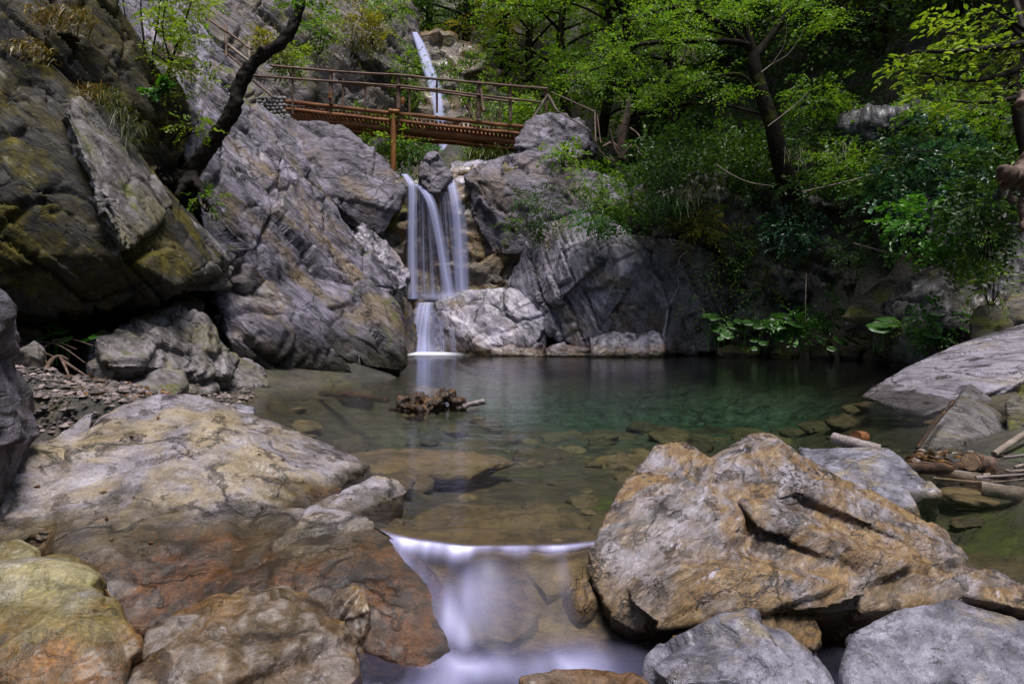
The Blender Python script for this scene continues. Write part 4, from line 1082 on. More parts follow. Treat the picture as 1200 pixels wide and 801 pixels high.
# gravel on the left bank
mb = MB()
for k in range(9000):
    u, w = random.random(), random.random()
    y = 4.1 + 4.2 * u
    x = -y * (.38 + .42 * w)
    if sdist(np.array([x]), np.array([y]), POOL)[0] < .1: continue
    z = gh(x, y)
    r = .008 + .05 * random.random() ** 3.2
    a = RNG.normal(size=(1, 3))
    v = np.array([[1, 0, 0], [0, 1, 0], [-1, 0, 0], [0, -1, 0], [0, 0, 1], [0, 0, -1.0]]) * RNG.uniform(.6, 1.2, (6, 1)) * np.array([1, .8, .5]) * r
    th = random.uniform(0, 6.3)
    R = np.array([[math.cos(th), -math.sin(th), 0], [math.sin(th), math.cos(th), 0], [0, 0, 1]])
    mb.add(v @ R.T + (x, y, z + r * .2), [[0, 1, 4], [1, 2, 4], [2, 3, 4], [3, 0, 4], [1, 0, 5], [2, 1, 5], [3, 2, 5], [0, 3, 5]])
tag(mb.build('gravel', M_gravel, smooth=False), kind='stuff', label='dark loose gravel on the left bank', cat='gravel')


# ------------------------------------------------------------------ foliage
def unit(a):
    return a / (np.linalg.norm(a, axis=-1, keepdims=True) + 1e-9)


def leaf_arrays(base, ld, nr, size, wid=.30, simple=False):
    n = len(base)
    w = unit(np.cross(nr, ld)) * (size * wid)[:, None]
    nr = unit(nr)
    L = ld * size[:, None]
    up = nr * (size * .10)[:, None]
    if simple:
        v = np.stack([base, base + .5 * L + w + up, base + L - up, base + .5 * L - w + up], 1).reshape(-1, 3)
        return v, np.arange(n * 4).reshape(n, 4)
    v = np.stack([base, base + .33 * L + w + up, base + .72 * L + .72 * w + up * .6, base + L - up * 1.5, base + .72 * L - .72 * w + up * .6, base + .33 * L - w + up], 1).reshape(-1, 3)
    o = np.arange(n)[:, None] * 6
    return v, np.concatenate([o + [0, 1, 2, 3], o + [0, 3, 4, 5]])


def sprays(O, Dr, L, n, size, wid=.3, droop=.25, simple=False, flat=.35, jitter=.35):
    """leafy twigs: leaves alternate along each twig in a loose plane"""
    K = len(O)
    Dr = unit(Dr)
    U = unit(np.array([0, 0, 1.0]) + RNG.normal(0, flat, (K, 3)))
    S = unit(np.cross(Dr, U))
    U = unit(np.cross(S, Dr))
    t = (np.arange(n) + .5) / n
    pos = O[:, None] + Dr[:, None] * (L[:, None] * t)[..., None]
    pos[..., 2] -= (droop * L[:, None] * t ** 2)
    side = np.where(np.arange(n) % 2, 1.0, -1.0)[None, :, None]
    spread = (.55 + .45 * np.sin(np.pi * t))[None, :, None]
    ld = unit(S[:, None] * side * 1.0 + Dr[:, None] * .75 + RNG.normal(0, jitter, (K, n, 3)))
    pos = pos + S[:, None] * side * (L[:, None, None] * .16 * RNG.random((K, n, 1)) * spread)
    nr = U[:, None] + RNG.normal(0, jitter, (K, n, 3))
    sz = size * (.55 + .75 * RNG.random((K, n))) * spread[..., 0]
    return leaf_arrays(pos.reshape(-1, 3), ld.reshape(-1, 3), nr.reshape(-1, 3), sz.ravel(), wid, simple)


def tree(label, base, height, spread, leaf, mat, seed, limbs=16, per=14, nleaf=14, size=.16, r0=.14, lean=(0, 0), bark=None, crown_from=.3, name='tree', cat='tree', group=None, simple=True, shape=1.0, llen=.9):
    global RNG
    RNG = np.random.default_rng(seed)
    base = np.array(base, float)
    root = empty(name, base)
    tag(root, label, cat, group)
    mb = MB()
    top = base + np.array([lean[0], lean[1], height])
    path = spline([base - (0, 0, .3), base + (top - base) * .33 + RNG.normal(0, .03 * height, 3) * (1, 1, 0), base + (top - base) * .66 + RNG.normal(0, .03 * height, 3) * (1, 1, 0), top], 14)
    mb.tube(path, [r0 * 1.25, r0 * .9, r0 * .55, r0 * .15], 8, .08)
    LV, LF, n = [], [], 0
    for k in range(limbs):
        t = crown_from + (1 - crown_from) * (k + .5) / limbs
        p0 = path[min(13, int(t * 13))] + 0
        ang = k * 2.4 + RNG.uniform(-.4, .4)
        prof = math.sin(math.pi * (.12 + .85 * (1 - t) ** shape)) if shape else 1
        ln = spread * (.45 + .65 * prof) * RNG.uniform(.75, 1.15)
        dr = np.array([math.cos(ang), math.sin(ang), RNG.uniform(.05, .7) + .5 * (t - .5)])
        dr /= np.linalg.norm(dr)
        lp = spline([p0, p0 + dr * ln * .4 + (0, 0, .05 * ln), p0 + dr * ln * .75 + RNG.normal(0, .06 * ln, 3), p0 + dr * ln + RNG.normal(0, .1 * ln, 3) - (0, 0, .08 * ln)], 9)
        rr = r0 * (.42 * (1 - t) + .14)
        mb.tube(lp, [rr, rr * .6, rr * .2], 5, .05, cap=False)
        j = RNG.integers(2, 9, per)
        O = lp[j] + RNG.normal(0, .10 * spread, (per, 3)) * (1, 1, .6)
        out = unit(O - (base + (top - base) * t)) + RNG.normal(0, .55, (per, 3)) * (1, 1, .5)
        v, f = sprays(O, out, np.full(per, llen) * RNG.uniform(.6, 1.2, per), nleaf, size, simple=simple)
        LV.append(v)
        LF.append(f + n)
        n += len(v)
    mb.build('trunk', bark or M_bark2, root)
    mesh_np('crown', np.concatenate(LV), np.concatenate(LF), leaf, False, root, base)
    return root


def bush(label, c, rad, leaf, seed, n=60, nleaf=12, size=.09, llen=.35, name='shrub', cat='shrub', group=None, stems=7, down=.0, base=None, wid=.3, simple=False, droop=.25, stemr=.012):
    """a shrub: sprays spread through an ellipsoid, thin stems from its base"""
    global RNG
    RNG = np.random.default_rng(seed)
    c = np.array(c, float)
    rad = np.array(rad, float)
    b = np.array(base, float) if base is not None else c - (0, -rad[1] * .3, rad[2] * .95)
    root = empty(name, b)
    tag(root, label, cat, group)
    q = unit(RNG.normal(size=(n, 3))) * RNG.random((n, 1)) ** .45
    lump = 1 + .35 * fbm(q * 1.7 + seed, 2, seed)[:, None]
    O = c + q * rad * lump * .85
    out = q * rad / rad.max() + RNG.normal(0, .35, (n, 3)) - (0, 0, down)
    v, f = sprays(O, out, np.full(n, llen) * RNG.uniform(.6, 1.3, n), nleaf, size, wid, droop, simple)
    mesh_np('foliage', v, f, leaf, False, root, b)
    mb = MB()
    for k in range(stems):
        e = O[k % n]
        m = (b + e) / 2 + RNG.normal(0, .12, 3) * rad
        mb.tube(spline([b + RNG.normal(0, .1, 3) * rad * (1, 1, 0), m, e], 7), [stemr, stemr * .7, stemr * .35], 5, cap=False)
    mb.build('stem', M_bark2, root)
    return root


def grass(label, c, rad, leaf, seed, n=120, L=.35, w=.008, name='grass_tuft', cat='grass', hang=.6, outdir=(0, -.4, .6)):
    global RNG
    RNG = np.random.default_rng(seed)
    c = np.array(c, float)
    O = c + RNG.uniform(-1, 1, (n, 3)) * np.array(rad)
    dr = unit(np.array(outdir) + RNG.normal(0, .45, (n, 3)))
    ln = L * RNG.uniform(.5, 1.3, n)
    s = unit(np.cross(dr, np.array([0.3, .2, 1.0]) + RNG.normal(0, .2, (n, 3)))) * w
    V = []
    for t, ww in ((0, 1), (.35, .9), (.7, .6), (1, .08)):
        p = O + dr * (ln * t)[:, None]
        p[:, 2] -= hang * ln * t * t
        V += [p - s * ww, p + s * ww]
    v = np.stack(V, 1).reshape(-1, 3)
    o = np.arange(n)[:, None] * 8
    f = np.concatenate([o + [k, k + 1, k + 3, k + 2] for k in (0, 2, 4)])
    ob = mesh_np(name, v, f, leaf, False, None, base_of(v))
    return tag(ob, label, cat)


L_broad = leaf_mat('deep green broad leaf', (.025, .075, .012), (.045, .125, .02), (.07, .17, .03), rough=.4, trans=.25)


def broad_leaves(label, spots, mat, seed, ground_z, name='broad_leaf_plant', cat='plant'):
    """round cupped leaves on stalks"""
    global RNG
    RNG = np.random.default_rng(seed)
    P0 = np.mean([s[0] for s in spots], 0)
    root = empty(name, (P0[0], P0[1], ground_z))
    tag(root, label, cat)
    st = MB()
    spots = list(spots) + [(np.array(c) + RNG.normal(0, 1, 3) * (.28, .12, .06) - (0, 0, .07), r * RNG.uniform(.45, .8)) for c, r in spots]
    for c, r in spots:
        c = np.array(c, float)
        c[2] = max(c[2], .05)
        a = np.linspace(.25, 2 * math.pi - .25, 16)
        r = r * .8
        nrm = unit(np.array([RNG.normal(0, .25), -.45 + RNG.normal(0, .2), 1.0]))
        u = unit(np.cross(nrm, [0, 1, .1]))
        w = np.cross(nrm, u)
        th = RNG.uniform(0, 6.3)
        rings = [c[None]]
        for q, lift in ((.5, .02), (.85, .05), (1.0, .0)):
            rr = r * q * (1 + .07 * np.sin(a * 5 + th) * q + RNG.normal(0, .02, 16))
            rings.append(c + (np.cos(a + th) * rr)[:, None] * u + (np.sin(a + th) * rr)[:, None] * w + nrm * (r * lift * 2 + .06 * r * np.cos(a * 3 + th))[:, None])
        v = np.concatenate(rings)
        i = np.arange(15)
        lf = MB()
        lf.add(v, np.stack([np.zeros(15, int), 1 + i, 2 + i], 1))
        n0 = lf.n - len(v)
        for k in (0, 1):
            lf.f4.append(np.stack([1 + k * 16 + i, 1 + (k + 1) * 16 + i, 2 + (k + 1) * 16 + i, 2 + k * 16 + i], 1) + n0)
        lf.build('leaf', mat, root)
        g = np.array([c[0] + RNG.normal(0, .05), c[1] + .1, ground_z])
        st.tube(spline([g, (g + c) / 2 + (0, .06, .03), c], 6), .008, 5, cap=False)
    st.build('stem', L_fresh, root)
    return root


def lumpy(name, paths, mat, parent, voxel=.012, amp=.03, freq=14, seed=1, n=10):
    mb = MB()
    for p, r in paths: mb.tube(spline(p, n), r, 9, .1)
    me = bpy.data.meshes.new('l')
    me.from_pydata([tuple(a) for a in np.concatenate(mb.v)], [], [tuple(int(i) for i in q) for fs in mb.f3 + mb.f4 for q in fs])
    me = remesh(me, voxel)
    co = get_co(me)
    no = get_no(me)
    co = co + no * (amp * fbm(co * freq, 4, seed))[:, None]
    o_ = np.array(parent.location) if parent is not None else base_of(co)
    me.vertices.foreach_set('co', (co - o_).astype(np.float32).ravel())
    me.polygons.foreach_set('use_smooth', np.ones(len(me.polygons), bool))
    me.update()
    me.materials.clear()
    me.materials.append(mat)
    me.name = name
    o = bpy.data.objects.new(name, me)
    if parent is not None: o.parent = parent
    else: o.location = o_
    return link(o)


# leaning tree on the left
D = 9.2
lt = tag(empty('leaning_tree', P(224, 214, 9.4)), 'dark bare curved trunk leaning over the gorge on the left', 'tree')
mb = MB()
tp = spline([P(218, 225, 9.5), P(226, 200, 9.4), P(250, 165, 9.3), (P(274, 128, D)), P(281, 98, D), P(302, 70, D), P(332, 48, D), P(348, 22, D), P(352, -10, D), P(348, -60, D), P(365, -140, D)], 60)
TRUNK = [(tp, np.interp(np.linspace(0, 1, 60), [0, .08, .3, .5, .75, 1], [.16, .115, .10, .085, .068, .05])), ([P(302, 70, D), P(304, 62, D - .05), P(307, 56, D - .08)], [.055, .04, .03]), ([P(222, 205, 9.3), P(212, 222, 9.1), P(205, 240, 9.1)], [.08, .06, .03]), ([P(226, 205, 9.3), P(236, 222, 9.1), P(240, 240, 9.1)], [.07, .05, .03])]
mb = MB()
mb.tube(spline([P(350, -20, D), P(330, -60, D), P(260, -120, D - .3), P(160, -180, D)], 12), [.05, .03, .01], 7)
mb.tube(spline([P(349, -50, D), P(420, -110, D + .3), P(520, -170, D + .5)], 12), [.04, .03, .01], 7)
mb.tube(spline([P(352, -8, D), P(362, -14, D - .3), P(372, -10, D - .5)], 8), [.02, .014, .006], 6)
mb.build('limb', M_bark, lt)
RNG = np.random.default_rng(5)
O = np.concatenate([P(370, -8, D - .5) + RNG.normal(0, .16, (14, 3)), P(310, -90, D) + RNG.normal(0, .8, (50, 3)) * (1, .8, .4), P(440, -120, D) + RNG.normal(0, .8, (50, 3)) * (1, .8, .4)])
v, f = sprays(O, RNG.normal(0, 1, (len(O), 3)) * (1, 1, .3), np.full(len(O), .5), 14, .09)
mesh_np('crown', v, f, L_bright, False, lt, np.array(lt.location))

# thin tree left of it
sap = tag(empty('sapling', P(178, 128, 9.6)), 'thin yellow green sapling with several bare stems on the left cliff', 'tree')
mb = MB()
for a in ([(178, 128), (165, 90), (150, 40), (140, -30)], [(180, 126), (178, 70), (186, 20), (190, -30)], [(176, 128), (170, 60), (165, 10), (168, -30)], [(182, 124), (205, 60), (225, 0), (235, -40)], [(178, 128), (152, 66), (132, 14)], [(184, 122), (200, 80), (190, 30), (205, -30)]):
    mb.tube(spline([P(x, y, 9.5 - .05 * k) for k, (x, y) in enumerate(a)], 10), [.022, .016, .010, .006], 6, .08)
mb.build('trunk', M_bark, sap)
RNG = np.random.default_rng(6)
cl = [(200, 20, 34, 26, 60), (215, 45, 24, 20, 40), (180, 62, 16, 14, 18), (205, 85, 18, 14, 18), (225, 75, 16, 12, 14), (190, -15, 40, 16, 40), (238, 5, 22, 12, 26), (176, 8, 14, 10, 12), (212, 110, 12, 8, 8)]
O = np.concatenate([np.array([P(cx + RNG.normal(0, .5) * wx, cy + RNG.normal(0, .5) * wy, 9.5 + RNG.normal(0, .25)) for _ in range(nn)]) for cx, cy, wx, wy, nn in cl])
v, f = sprays(O, RNG.normal(0, 1, (len(O), 3)) * (1, .8, .35), np.full(len(O), .26), 12, .058)
mesh_np('crown', v, f, L_yellow, False, sap, np.array(sap.location))
bush('small yellow green seedling on the layered cliff below the leaning trunk', P(228, 146, 9.0), (.28, .2, .14), L_yellow, 201, n=16, size=.06, llen=.24, base=P(205, 165, 9.2), stems=5)
bush('little bright green plant at the foot of the leaning trunk', P(240, 234, 9.2), (.26, .2, .16), L_bright, 202, n=18, size=.055, llen=.22, stems=4)
bush('yellow leaved plant beside the layered slabs left of the bridge', P(245, 92, 12), (.28, .3, .3), L_yellow, 203, n=22, size=.07, llen=.3)
bush('tiny green fern on the rock under the thin sapling', P(183, 103, 9.0), (.12, .1, .06), L_fresh, 204, n=5, size=.13, llen=.14, wid=.4, stems=2)
grass('long pale grass tuft hanging over the edge of the overhanging block', P(128, 118, 7.75), (.16, .2, .12), L_grass, 205, n=170, L=.24, w=.004, outdir=(.35, -.3, .4), hang=.9)
grass('short golden grass on the brow of the overhanging block', P(110, 112, 7.7), (.14, .2, .10), L_moss, 206, n=200, L=.15, w=.004, outdir=(.2, -.3, .6))
grass('bright green grass streak along the ledge below the golden grass', P(148, 150, 7.9), (.14, .15, .18), L_grass, 207, n=160, L=.24, w=.004, outdir=(.4, -.3, .3), hang=1.0)
grass('line of rusty moss on the black corner block', P(72, 22, 7.7), (.32, .2, .10), L_moss, 208, n=420, L=.12, outdir=(0, -.5, .4))
grass('thin rusty moss trailing along the edge of the overhanging block', P(34, 60, 7.2), (.22, .2, .08), L_moss, 209, n=260, L=.10, outdir=(0, -.5, .4))

# shrubs on the high cliff and beside the falls
for i, (x, y, d, rx, rz, m, lab) in enumerate([
    (412, 25, 27, 1.1, 1.4, L_gold, 'yellowing shrub on the upper part of the pinkish cliff'),
    (372, 30, 25, .7, 1.0, L_mid, 'green shrub growing right behind the leaning trunk'),
    (455, 8, 28.5, .9, .5, L_bright, 'bright green shrub on the crest of the pinkish cliff left of the upper waterfall'),
    (437, 35, 27, .6, .7, L_gold, 'olive tuft on the pinkish cliff right of the yellowing shrub'),
    (340, 70, 23.5, .6, .5, L_yellow, 'small yellow shrub on the cliff just above the bridge rail'),
    (316, 50, 23, .5, .4, L_gold, 'dry little shrub on the cliff inside the bend of the trunk'),
    (480, 85, 27.6, .7, 1.3, L_bright, 'green shrub hanging left beside the upper waterfall'),
    (462, 165, 21, .9, .8, L_bright, 'leafy shrub under the bridge, around its orange post'),
    (425, 150, 22.5, .8, .6, L_mid, 'green shrub under the bridge left of the orange post'),
    (484, 172, 22.5, .6, .6, L_fresh, 'fresh green shrub under the bridge between post and upper waterfall'),
    (574, 172, 23, 1.0, .7, L_bright, 'grassy green shrub under the bridge right of the upper waterfall'),
    (605, 165, 22.5, .8, .7, L_mid, 'dark green shrub under the right end of the bridge'),
    (545, 95, 27.5, 1.3, 1.1, L_mid, 'shrub in the shade right beside the upper waterfall'),
    (580, 125, 26, 1.3, .9, L_bright, 'round bright shrub seen through the bridge railing'),
    (625, 130, 22.0, .7, .5, L_bright, 'light shrub behind the right end of the railing'),
]):
    bush(lab, P(x, y, d - .6), (rx, .7, rz), m, 220 + i, n=90, nleaf=12, size=.13, llen=.55, simple=True, stemr=.02)

# shrubs on the rocks right of the falls
for i, (x, y, d, rx, ry, rz, m, n, sz, lab) in enumerate([
    (632, 245, 16.3, .75, .5, .85, L_dark, 150, .07, 'dark small leaved shrub cloaking the tan rock face'),
    (662, 180, 17.4, .55, .4, .35, L_bright, 60, .10, 'bright leafed shrub in front of the purple boulder by the bridge'),
    (700, 258, 15.3, .75, .5, .28, L_fresh, 90, .085, 'fresh green shrub hanging over the faceted lilac rock'),
    (740, 240, 15.4, .9, .6, .5, L_mid, 110, .085, 'mid green shrub above the dark purple rock face'),
    (790, 235, 15.0, .9, .6, .45, L_dark, 100, .085, 'low dark shrub along the brow of the dark cliff'),
    (700, 215, 16.4, .8, .5, .5, L_mid, 90, .085, 'olive shrub on the crest between bridge boulder and cliff'),
    (600, 262, 16.6, .3, .3, .2, L_bright, 14, .07, 'tiny bright plant on the dark mossy wall right of the strands'),
    (928, 268, 14.2, .7, .35, .6, L_blue, 75, .10, 'blue green bush clinging to the middle of the dark cliff'),
    (945, 215, 14.2, .8, .4, .5, L_dark, 70, .085, 'dark trailing plants above the blue green bush'),
    (870, 190, 14.8, .9, .5, .5, L_mid, 90, .085, 'olive shrub at the foot of the forked tree'),
    (985, 190, 14.0, .9, .5, .5, L_mid, 90, .085, 'green overhanging plants right of the forked tree'),
    (1040, 235, 12.6, .7, .5, .6, L_blue, 80, .12, 'blue green broadleaf bush left of the dark leaning trunk'),
    (1110, 190, 11.0, .8, .5, .7, L_blue, 100, .12, 'large blue green bush beneath the yellow green branch'),
    (1090, 265, 10.6, .9, .5, .6, L_fresh, 100, .11, 'spray of green leaves at the foot of the dark leaning trunk'),
    (1165, 235, 9.8, .7, .5, .9, L_dark, 120, .11, 'dark leafy bush on the right frame edge behind the old stump'),
    (1000, 290, 13.6, .5, .4, .4, L_dark, 50, .09, 'sparse dark plant on the cliff right of the blue green bush'),
    (1010, 205, 13.6, .8, .5, .45, L_mid, 110, .09, 'leafy green plants spilling over the cliff rim left of the yellow green branch'),
    (1065, 185, 13.0, .9, .5, .5, L_dark, 120, .10, 'dense dark shrub on the cliff rim below the yellow green branch'),
    (1100, 130, 12.6, .9, .6, .6, L_mid, 120, .10, 'mid green shrub half hidden behind the yellow green branch'),
    (960, 120, 15.0, 1.0, .6, .7, L_mid, 120, .10, 'bright shrub on the shaded slope right of the forked tree'),
    (1170, 150, 11.5, .8, .6, .7, L_mid, 110, .11, 'leafy shrub near the right frame edge above the old stump'),
    (880, 215, 14.9, .5, .4, .5, L_dark, 80, .07, 'small leaved shrub hanging left of the blue green bush'),
    (860, 300, 15.0, .5, .3, .6, L_dark, 60, .07, 'sparse creeping plant on the dark cliff above the row of broad leaves'),
    (1140, 300, 10.4, .6, .4, .3, L_mid, 60, .09, 'green plant sprouting above the dark rounded boulder'),
    (940, 378, 14.2, .8, .3, .3, L_fresh, 60, .09, 'bright bank plant with small leaves below the dark cliff'),
    (965, 365, 14.3, .5, .3, .35, L_fresh, 45, .08, 'taller green herb beside the thin red stalk on the bank'),
    (1095, 378, 11.4, .5, .3, .3, L_fresh, 45, .09, 'low green herb beside the mossy yellow hump'),
    (1165, 340, 9.6, .22, .2, .22, L_bright, 18, .07, 'pale green seedling on the mossy brown hump'),
    (1070, 390, 12.0, .5, .3, .18, L_bright, 30, .08, 'light green herb between the bank stones'),
    (820, 262, 14.9, .7, .4, .35, L_gold, 70, .08, 'dry olive plants drooping over the dark cliff'),
]):
    bush(lab, P(x, y, d), (rx, ry, rz), m, 250 + i, n=n, nleaf=12, size=sz, llen=.36, stemr=.01, down=.15)
grass('tuft of long green grass hanging from the brow of the cliff', P(786, 235, 14.7), (.35, .2, .12), L_fresh, 281, n=70, L=.42, w=.005, outdir=(0, -.6, .35), hang=1.1)
grass('tuft of long straw coloured grass beside the green one on the cliff brow', P(822, 222, 14.6), (.4, .2, .15), L_grass, 282, n=110, L=.40, w=.0045, outdir=(.2, -.6, .35), hang=1.1)
grass('dry grass fringe hanging under the roots of the forked tree', P(960, 178, 13.9), (.8, .25, .15), L_grass, 283, n=90, L=.34, w=.004, outdir=(.1, -.6, .2), hang=1.2)
grass('sunlit green grass under the bridge by the upper waterfall', P(572, 184, 20.5), (.6, .5, .2), L_grass, 284, n=320, L=.6, w=.014, outdir=(0, -.4, .8), hang=.8)

# broad leaved plants
gz_ = .15
broad_leaves('row of broad round leaves at the foot of the dark cliff, left part', [(P(834, 371, 14.9), .28), (P(845, 385, 14.8), .27), (P(862, 382, 14.8), .26), (P(870, 378, 14.7), .24), (P(890, 380, 14.6), .3), (P(884, 398, 14.5), .14), (P(852, 392, 14.6), .2)], L_broad, 291, gz_)
broad_leaves('cluster of broad round leaves in the middle of the right bank', [(P(915, 374, 14.3), .3), (P(928, 380, 14.1), .28), (P(912, 396, 14.2), .2), (P(895, 402, 14.2), .14), (P(985, 400, 13.6), .2), (P(995, 397, 13.5), .15), (P(940, 392, 14.1), .14)], L_broad, 292, gz_)
broad_leaves('two very large flat leaves near the mossy yellow hump', [(P(1040, 378, 12.2), .29), (P(1062, 372, 12.4), .26), (P(1030, 384, 12.0), .26), (P(1092, 393, 11.0), .18), (P(1100, 366, 11.6), .2)], L_broad, 293, .3)
broad_leaves('little clump of round green leaves on the left gravel bank', [(P(58, 392, 6.9), .10), (P(72, 388, 6.9), .10), (P(76, 398, 6.7), .09), (P(48, 396, 6.8), .10), (P(66, 382, 7.0), .07)], L_fresh, 294, .45)

# forest: trees one can tell apart
for i, (x, y, d, h, sp, m, lab, r0) in enumerate([
    (505, 60, 40, 9, 3.0, L_dark, 'dark conifer coloured tree behind the top of the upper waterfall', .2),
    (545, 70, 37, 10, 3.2, L_dark, 'dark green tree standing behind the upper waterfall, right side', .2),
    (590, 90, 33, 9, 2.6, L_gold, 'tree with yellowing autumn leaves above the middle of the bridge', .18),
    (625, 130, 30, 9, 2.8, L_bright, 'bright green tree above the right half of the bridge', .18),
    (665, 140, 27, 9, 2.8, L_bright, 'tall bright tree directly behind the purple bridge boulder', .18),
    (705, 150, 24, 8, 2.6, L_mid, 'mid green tree right of the bridge end', .16),
    (745, 150, 21.5, 8, 2.6, L_mid, 'dense green tree between the bridge end and the forked tree', .16),
    (790, 140, 20, 8, 2.4, L_mid, 'green tree left behind the forked tree', .15),
    (850, 120, 20, 9, 2.8, L_mid, 'dark tree directly behind the forked tree', .15),
    (960, 100, 18.5, 8, 2.6, L_dark, 'dark tree right behind the forked tree', .15),
    (1030, 80, 17, 8, 2.6, L_mid, 'shaded tree above the dark cliff on the right', .15),
    (1120, 60, 16, 8, 2.8, L_mid, 'shaded tree at the upper right above the yellow green branch', .15),
    (1210, 80, 14, 7, 2.4, L_dark, 'shaded tree in the upper right corner', .15),
    (575, 20, 46, 12, 3.6, L_mid, 'distant tree on the high slope at the top centre', .2),
    (640, 10, 42, 12, 3.6, L_gold, 'distant golden green tree at the top right of centre', .2),
    (470, 0, 44, 9, 3.0, L_mid, 'distant tree on the skyline crest above the pinkish cliff', .2),
    (415, -20, 42, 9, 3.0, L_mid, 'distant tree above the pinkish cliff behind the leaning trunk', .2),
    (710, 40, 33, 12, 3.4, L_bright, 'tall light green tree on the slope above the bridge end', .2),
    (780, 30, 28, 10, 3.2, L_mid, 'tall tree on the slope behind the left branches of the forked tree', .2),
    (880, 0, 26, 10, 3.2, L_mid, 'high tree at the top edge above the forked tree', .2),
]):
    b = P(x, y, d)
    tree(lab, b, h, sp, m, m, 300 + i, limbs=24, per=20, nleaf=14, size=.17 * (.6 + .4 * d / 25), r0=r0, crown_from=.12, llen=1.0, shape=.9)

# undergrowth on the slopes: nobody could count it
RNG = np.random.default_rng(9)
LV, LF, n = [], [], 0
K = 2600
ux = RNG.uniform(-14, 22, K)
uy = RNG.uniform(17.5, 58, K)
uz = ground_h(ux, uy)
ok = (uz > 3.0) & ~((np.abs(ux + 2.2) < 1.0) & (uy < 34))
O = np.stack([ux, uy, uz + RNG.uniform(0, .9, K)], 1)[ok]
v, f = sprays(O, RNG.normal(0, 1, (len(O), 3)) + (0, -.5, .4), np.full(len(O), .9), 14, .24, simple=True)
tag(mesh_np('undergrowth', v, f, L_mid, False), kind='stuff', label='green undergrowth covering the wooded slopes', cat='undergrowth')
K = 6500
ux = RNG.uniform(3, 19, K)
uy = RNG.uniform(14.5, 24, K)
uz = ground_h(ux, uy)
O = np.stack([ux, uy, np.maximum(uz, 4.2) + RNG.uniform(-.1, .8, K)], 1)
v, f = sprays(O, RNG.normal(0, 1, (len(O), 3)) + (0, -.8, .1), np.full(len(O), .7), 14, .14, simple=True)
tag(mesh_np('cliff_top_undergrowth', v, f, L_dark, False), kind='stuff', label='dark undergrowth on top of the right cliff', cat='undergrowth')
# speckled creepers over the dark cliff face
K = 1100
cxp = RNG.uniform(800, 1200, K)
cyp = RNG.uniform(150, 385, K)
dd = np.interp(cxp, [800, 900, 1000, 1100, 1200], [15.2, 14.7, 14.2, 13.3, 12.3])
O = np.array([P(a, b, c) for a, b, c in zip(cxp, cyp, dd)])
sel = fbm(O * .8, 3, 4) > -.05
O = O[sel]
v, f = sprays(O, RNG.normal(0, .6, (len(O), 3)) + (0, -.5, -.5), np.full(len(O), .5), 10, .06, droop=.5)
tag(mesh_np('creepers', v, f, L_mid, False), kind='stuff', label='small dark creepers speckling the right cliff face', cat='creepers')

# forked tree on the right cliff
D = 14.0
ft = tag(empty('forked_tree', P(908, 170, D)), 'dark forked tree with long bare side branches on the right cliff', 'tree')
mb = MB()
mb.tube(spline([P(935, 260, D + .6), P(918, 200, D + .2), P(906, 150, D), P(893, 110, D), P(884, 78, D), P(884, 62, D)], 16), [.22, .20, .16, .145, .14, .12], 10, .06)
mb.build('trunk', M_bark2, ft)
mb = MB()
for a, r in [
    ([(884, 66), (877, 40), (870, 10), (862, -40)], .10), ([(886, 66), (900, 48), (918, 22), (938, -10), (950, -50)], .11),
    ([(880, 54), (860, 49), (820, 48), (770, 50), (735, 56), (712, 74), (690, 84)], .075), ([(878, 58), (862, 38), (835, 22), (812, 10), (790, 8), (768, 16)], .07),
    ([(874, 48), (845, 40), (812, 32), (770, 28)], .03), ([(895, 120), (870, 88), (838, 90), (815, 96), (795, 105)], .035), ([(893, 134), (862, 126), (822, 115), (780, 105)], .035),
    ([(872, 30), (850, 24), (836, 26), (820, 18)], .025), ([(812, 10), (800, -10), (790, -30)], .03), ([(805, 50), (800, 70), (782, 96), (755, 125)], .018), ([(735, 56), (700, 50), (660, 40)], .02),
    ([(820, 108), (840, 132), (862, 170)], .02), ([(770, 30), (735, 22), (700, 28)], .018), ([(918, 22), (940, 10), (970, 4)], .03)]:
    mb.tube(spline([P(x, y, D - .25 * k * (r < .08) * .5) for k, (x, y) in enumerate(a)], 16), [r, r * .75, r * .5, r * .25], 7, .08)
mb.build('limb', M_bark2, ft)
RNG = np.random.default_rng(15)
cl = [(770, 20, 40, 24, 90), (720, 60, 30, 20, 70), (690, 90, 30, 16, 50), (810, 90, 40, 16, 60), (800, 50, 40, 14, 50), (850, 10, 40, 14, 60), (930, 0, 40, 16, 60), (760, 110, 34, 18, 50), (860, 110, 20, 12, 20), (960, 20, 30, 16, 40)]
O = np.concatenate([np.array([P(cx + RNG.normal(0, .5) * wx, cy + RNG.normal(0, .5) * wy, D - .3 + RNG.normal(0, .6)) for _ in range(nn)]) for cx, cy, wx, wy, nn in cl])
v, f = sprays(O, RNG.normal(0, 1, (len(O), 3)) * (1, 1, .3), np.full(len(O), .45), 14, .075)
mesh_np('crown', v, f, L_mid, False, ft, np.array(ft.location))

lumpy('trunk', TRUNK, M_bark, lt, .016, .016, 9, 4, n=70)
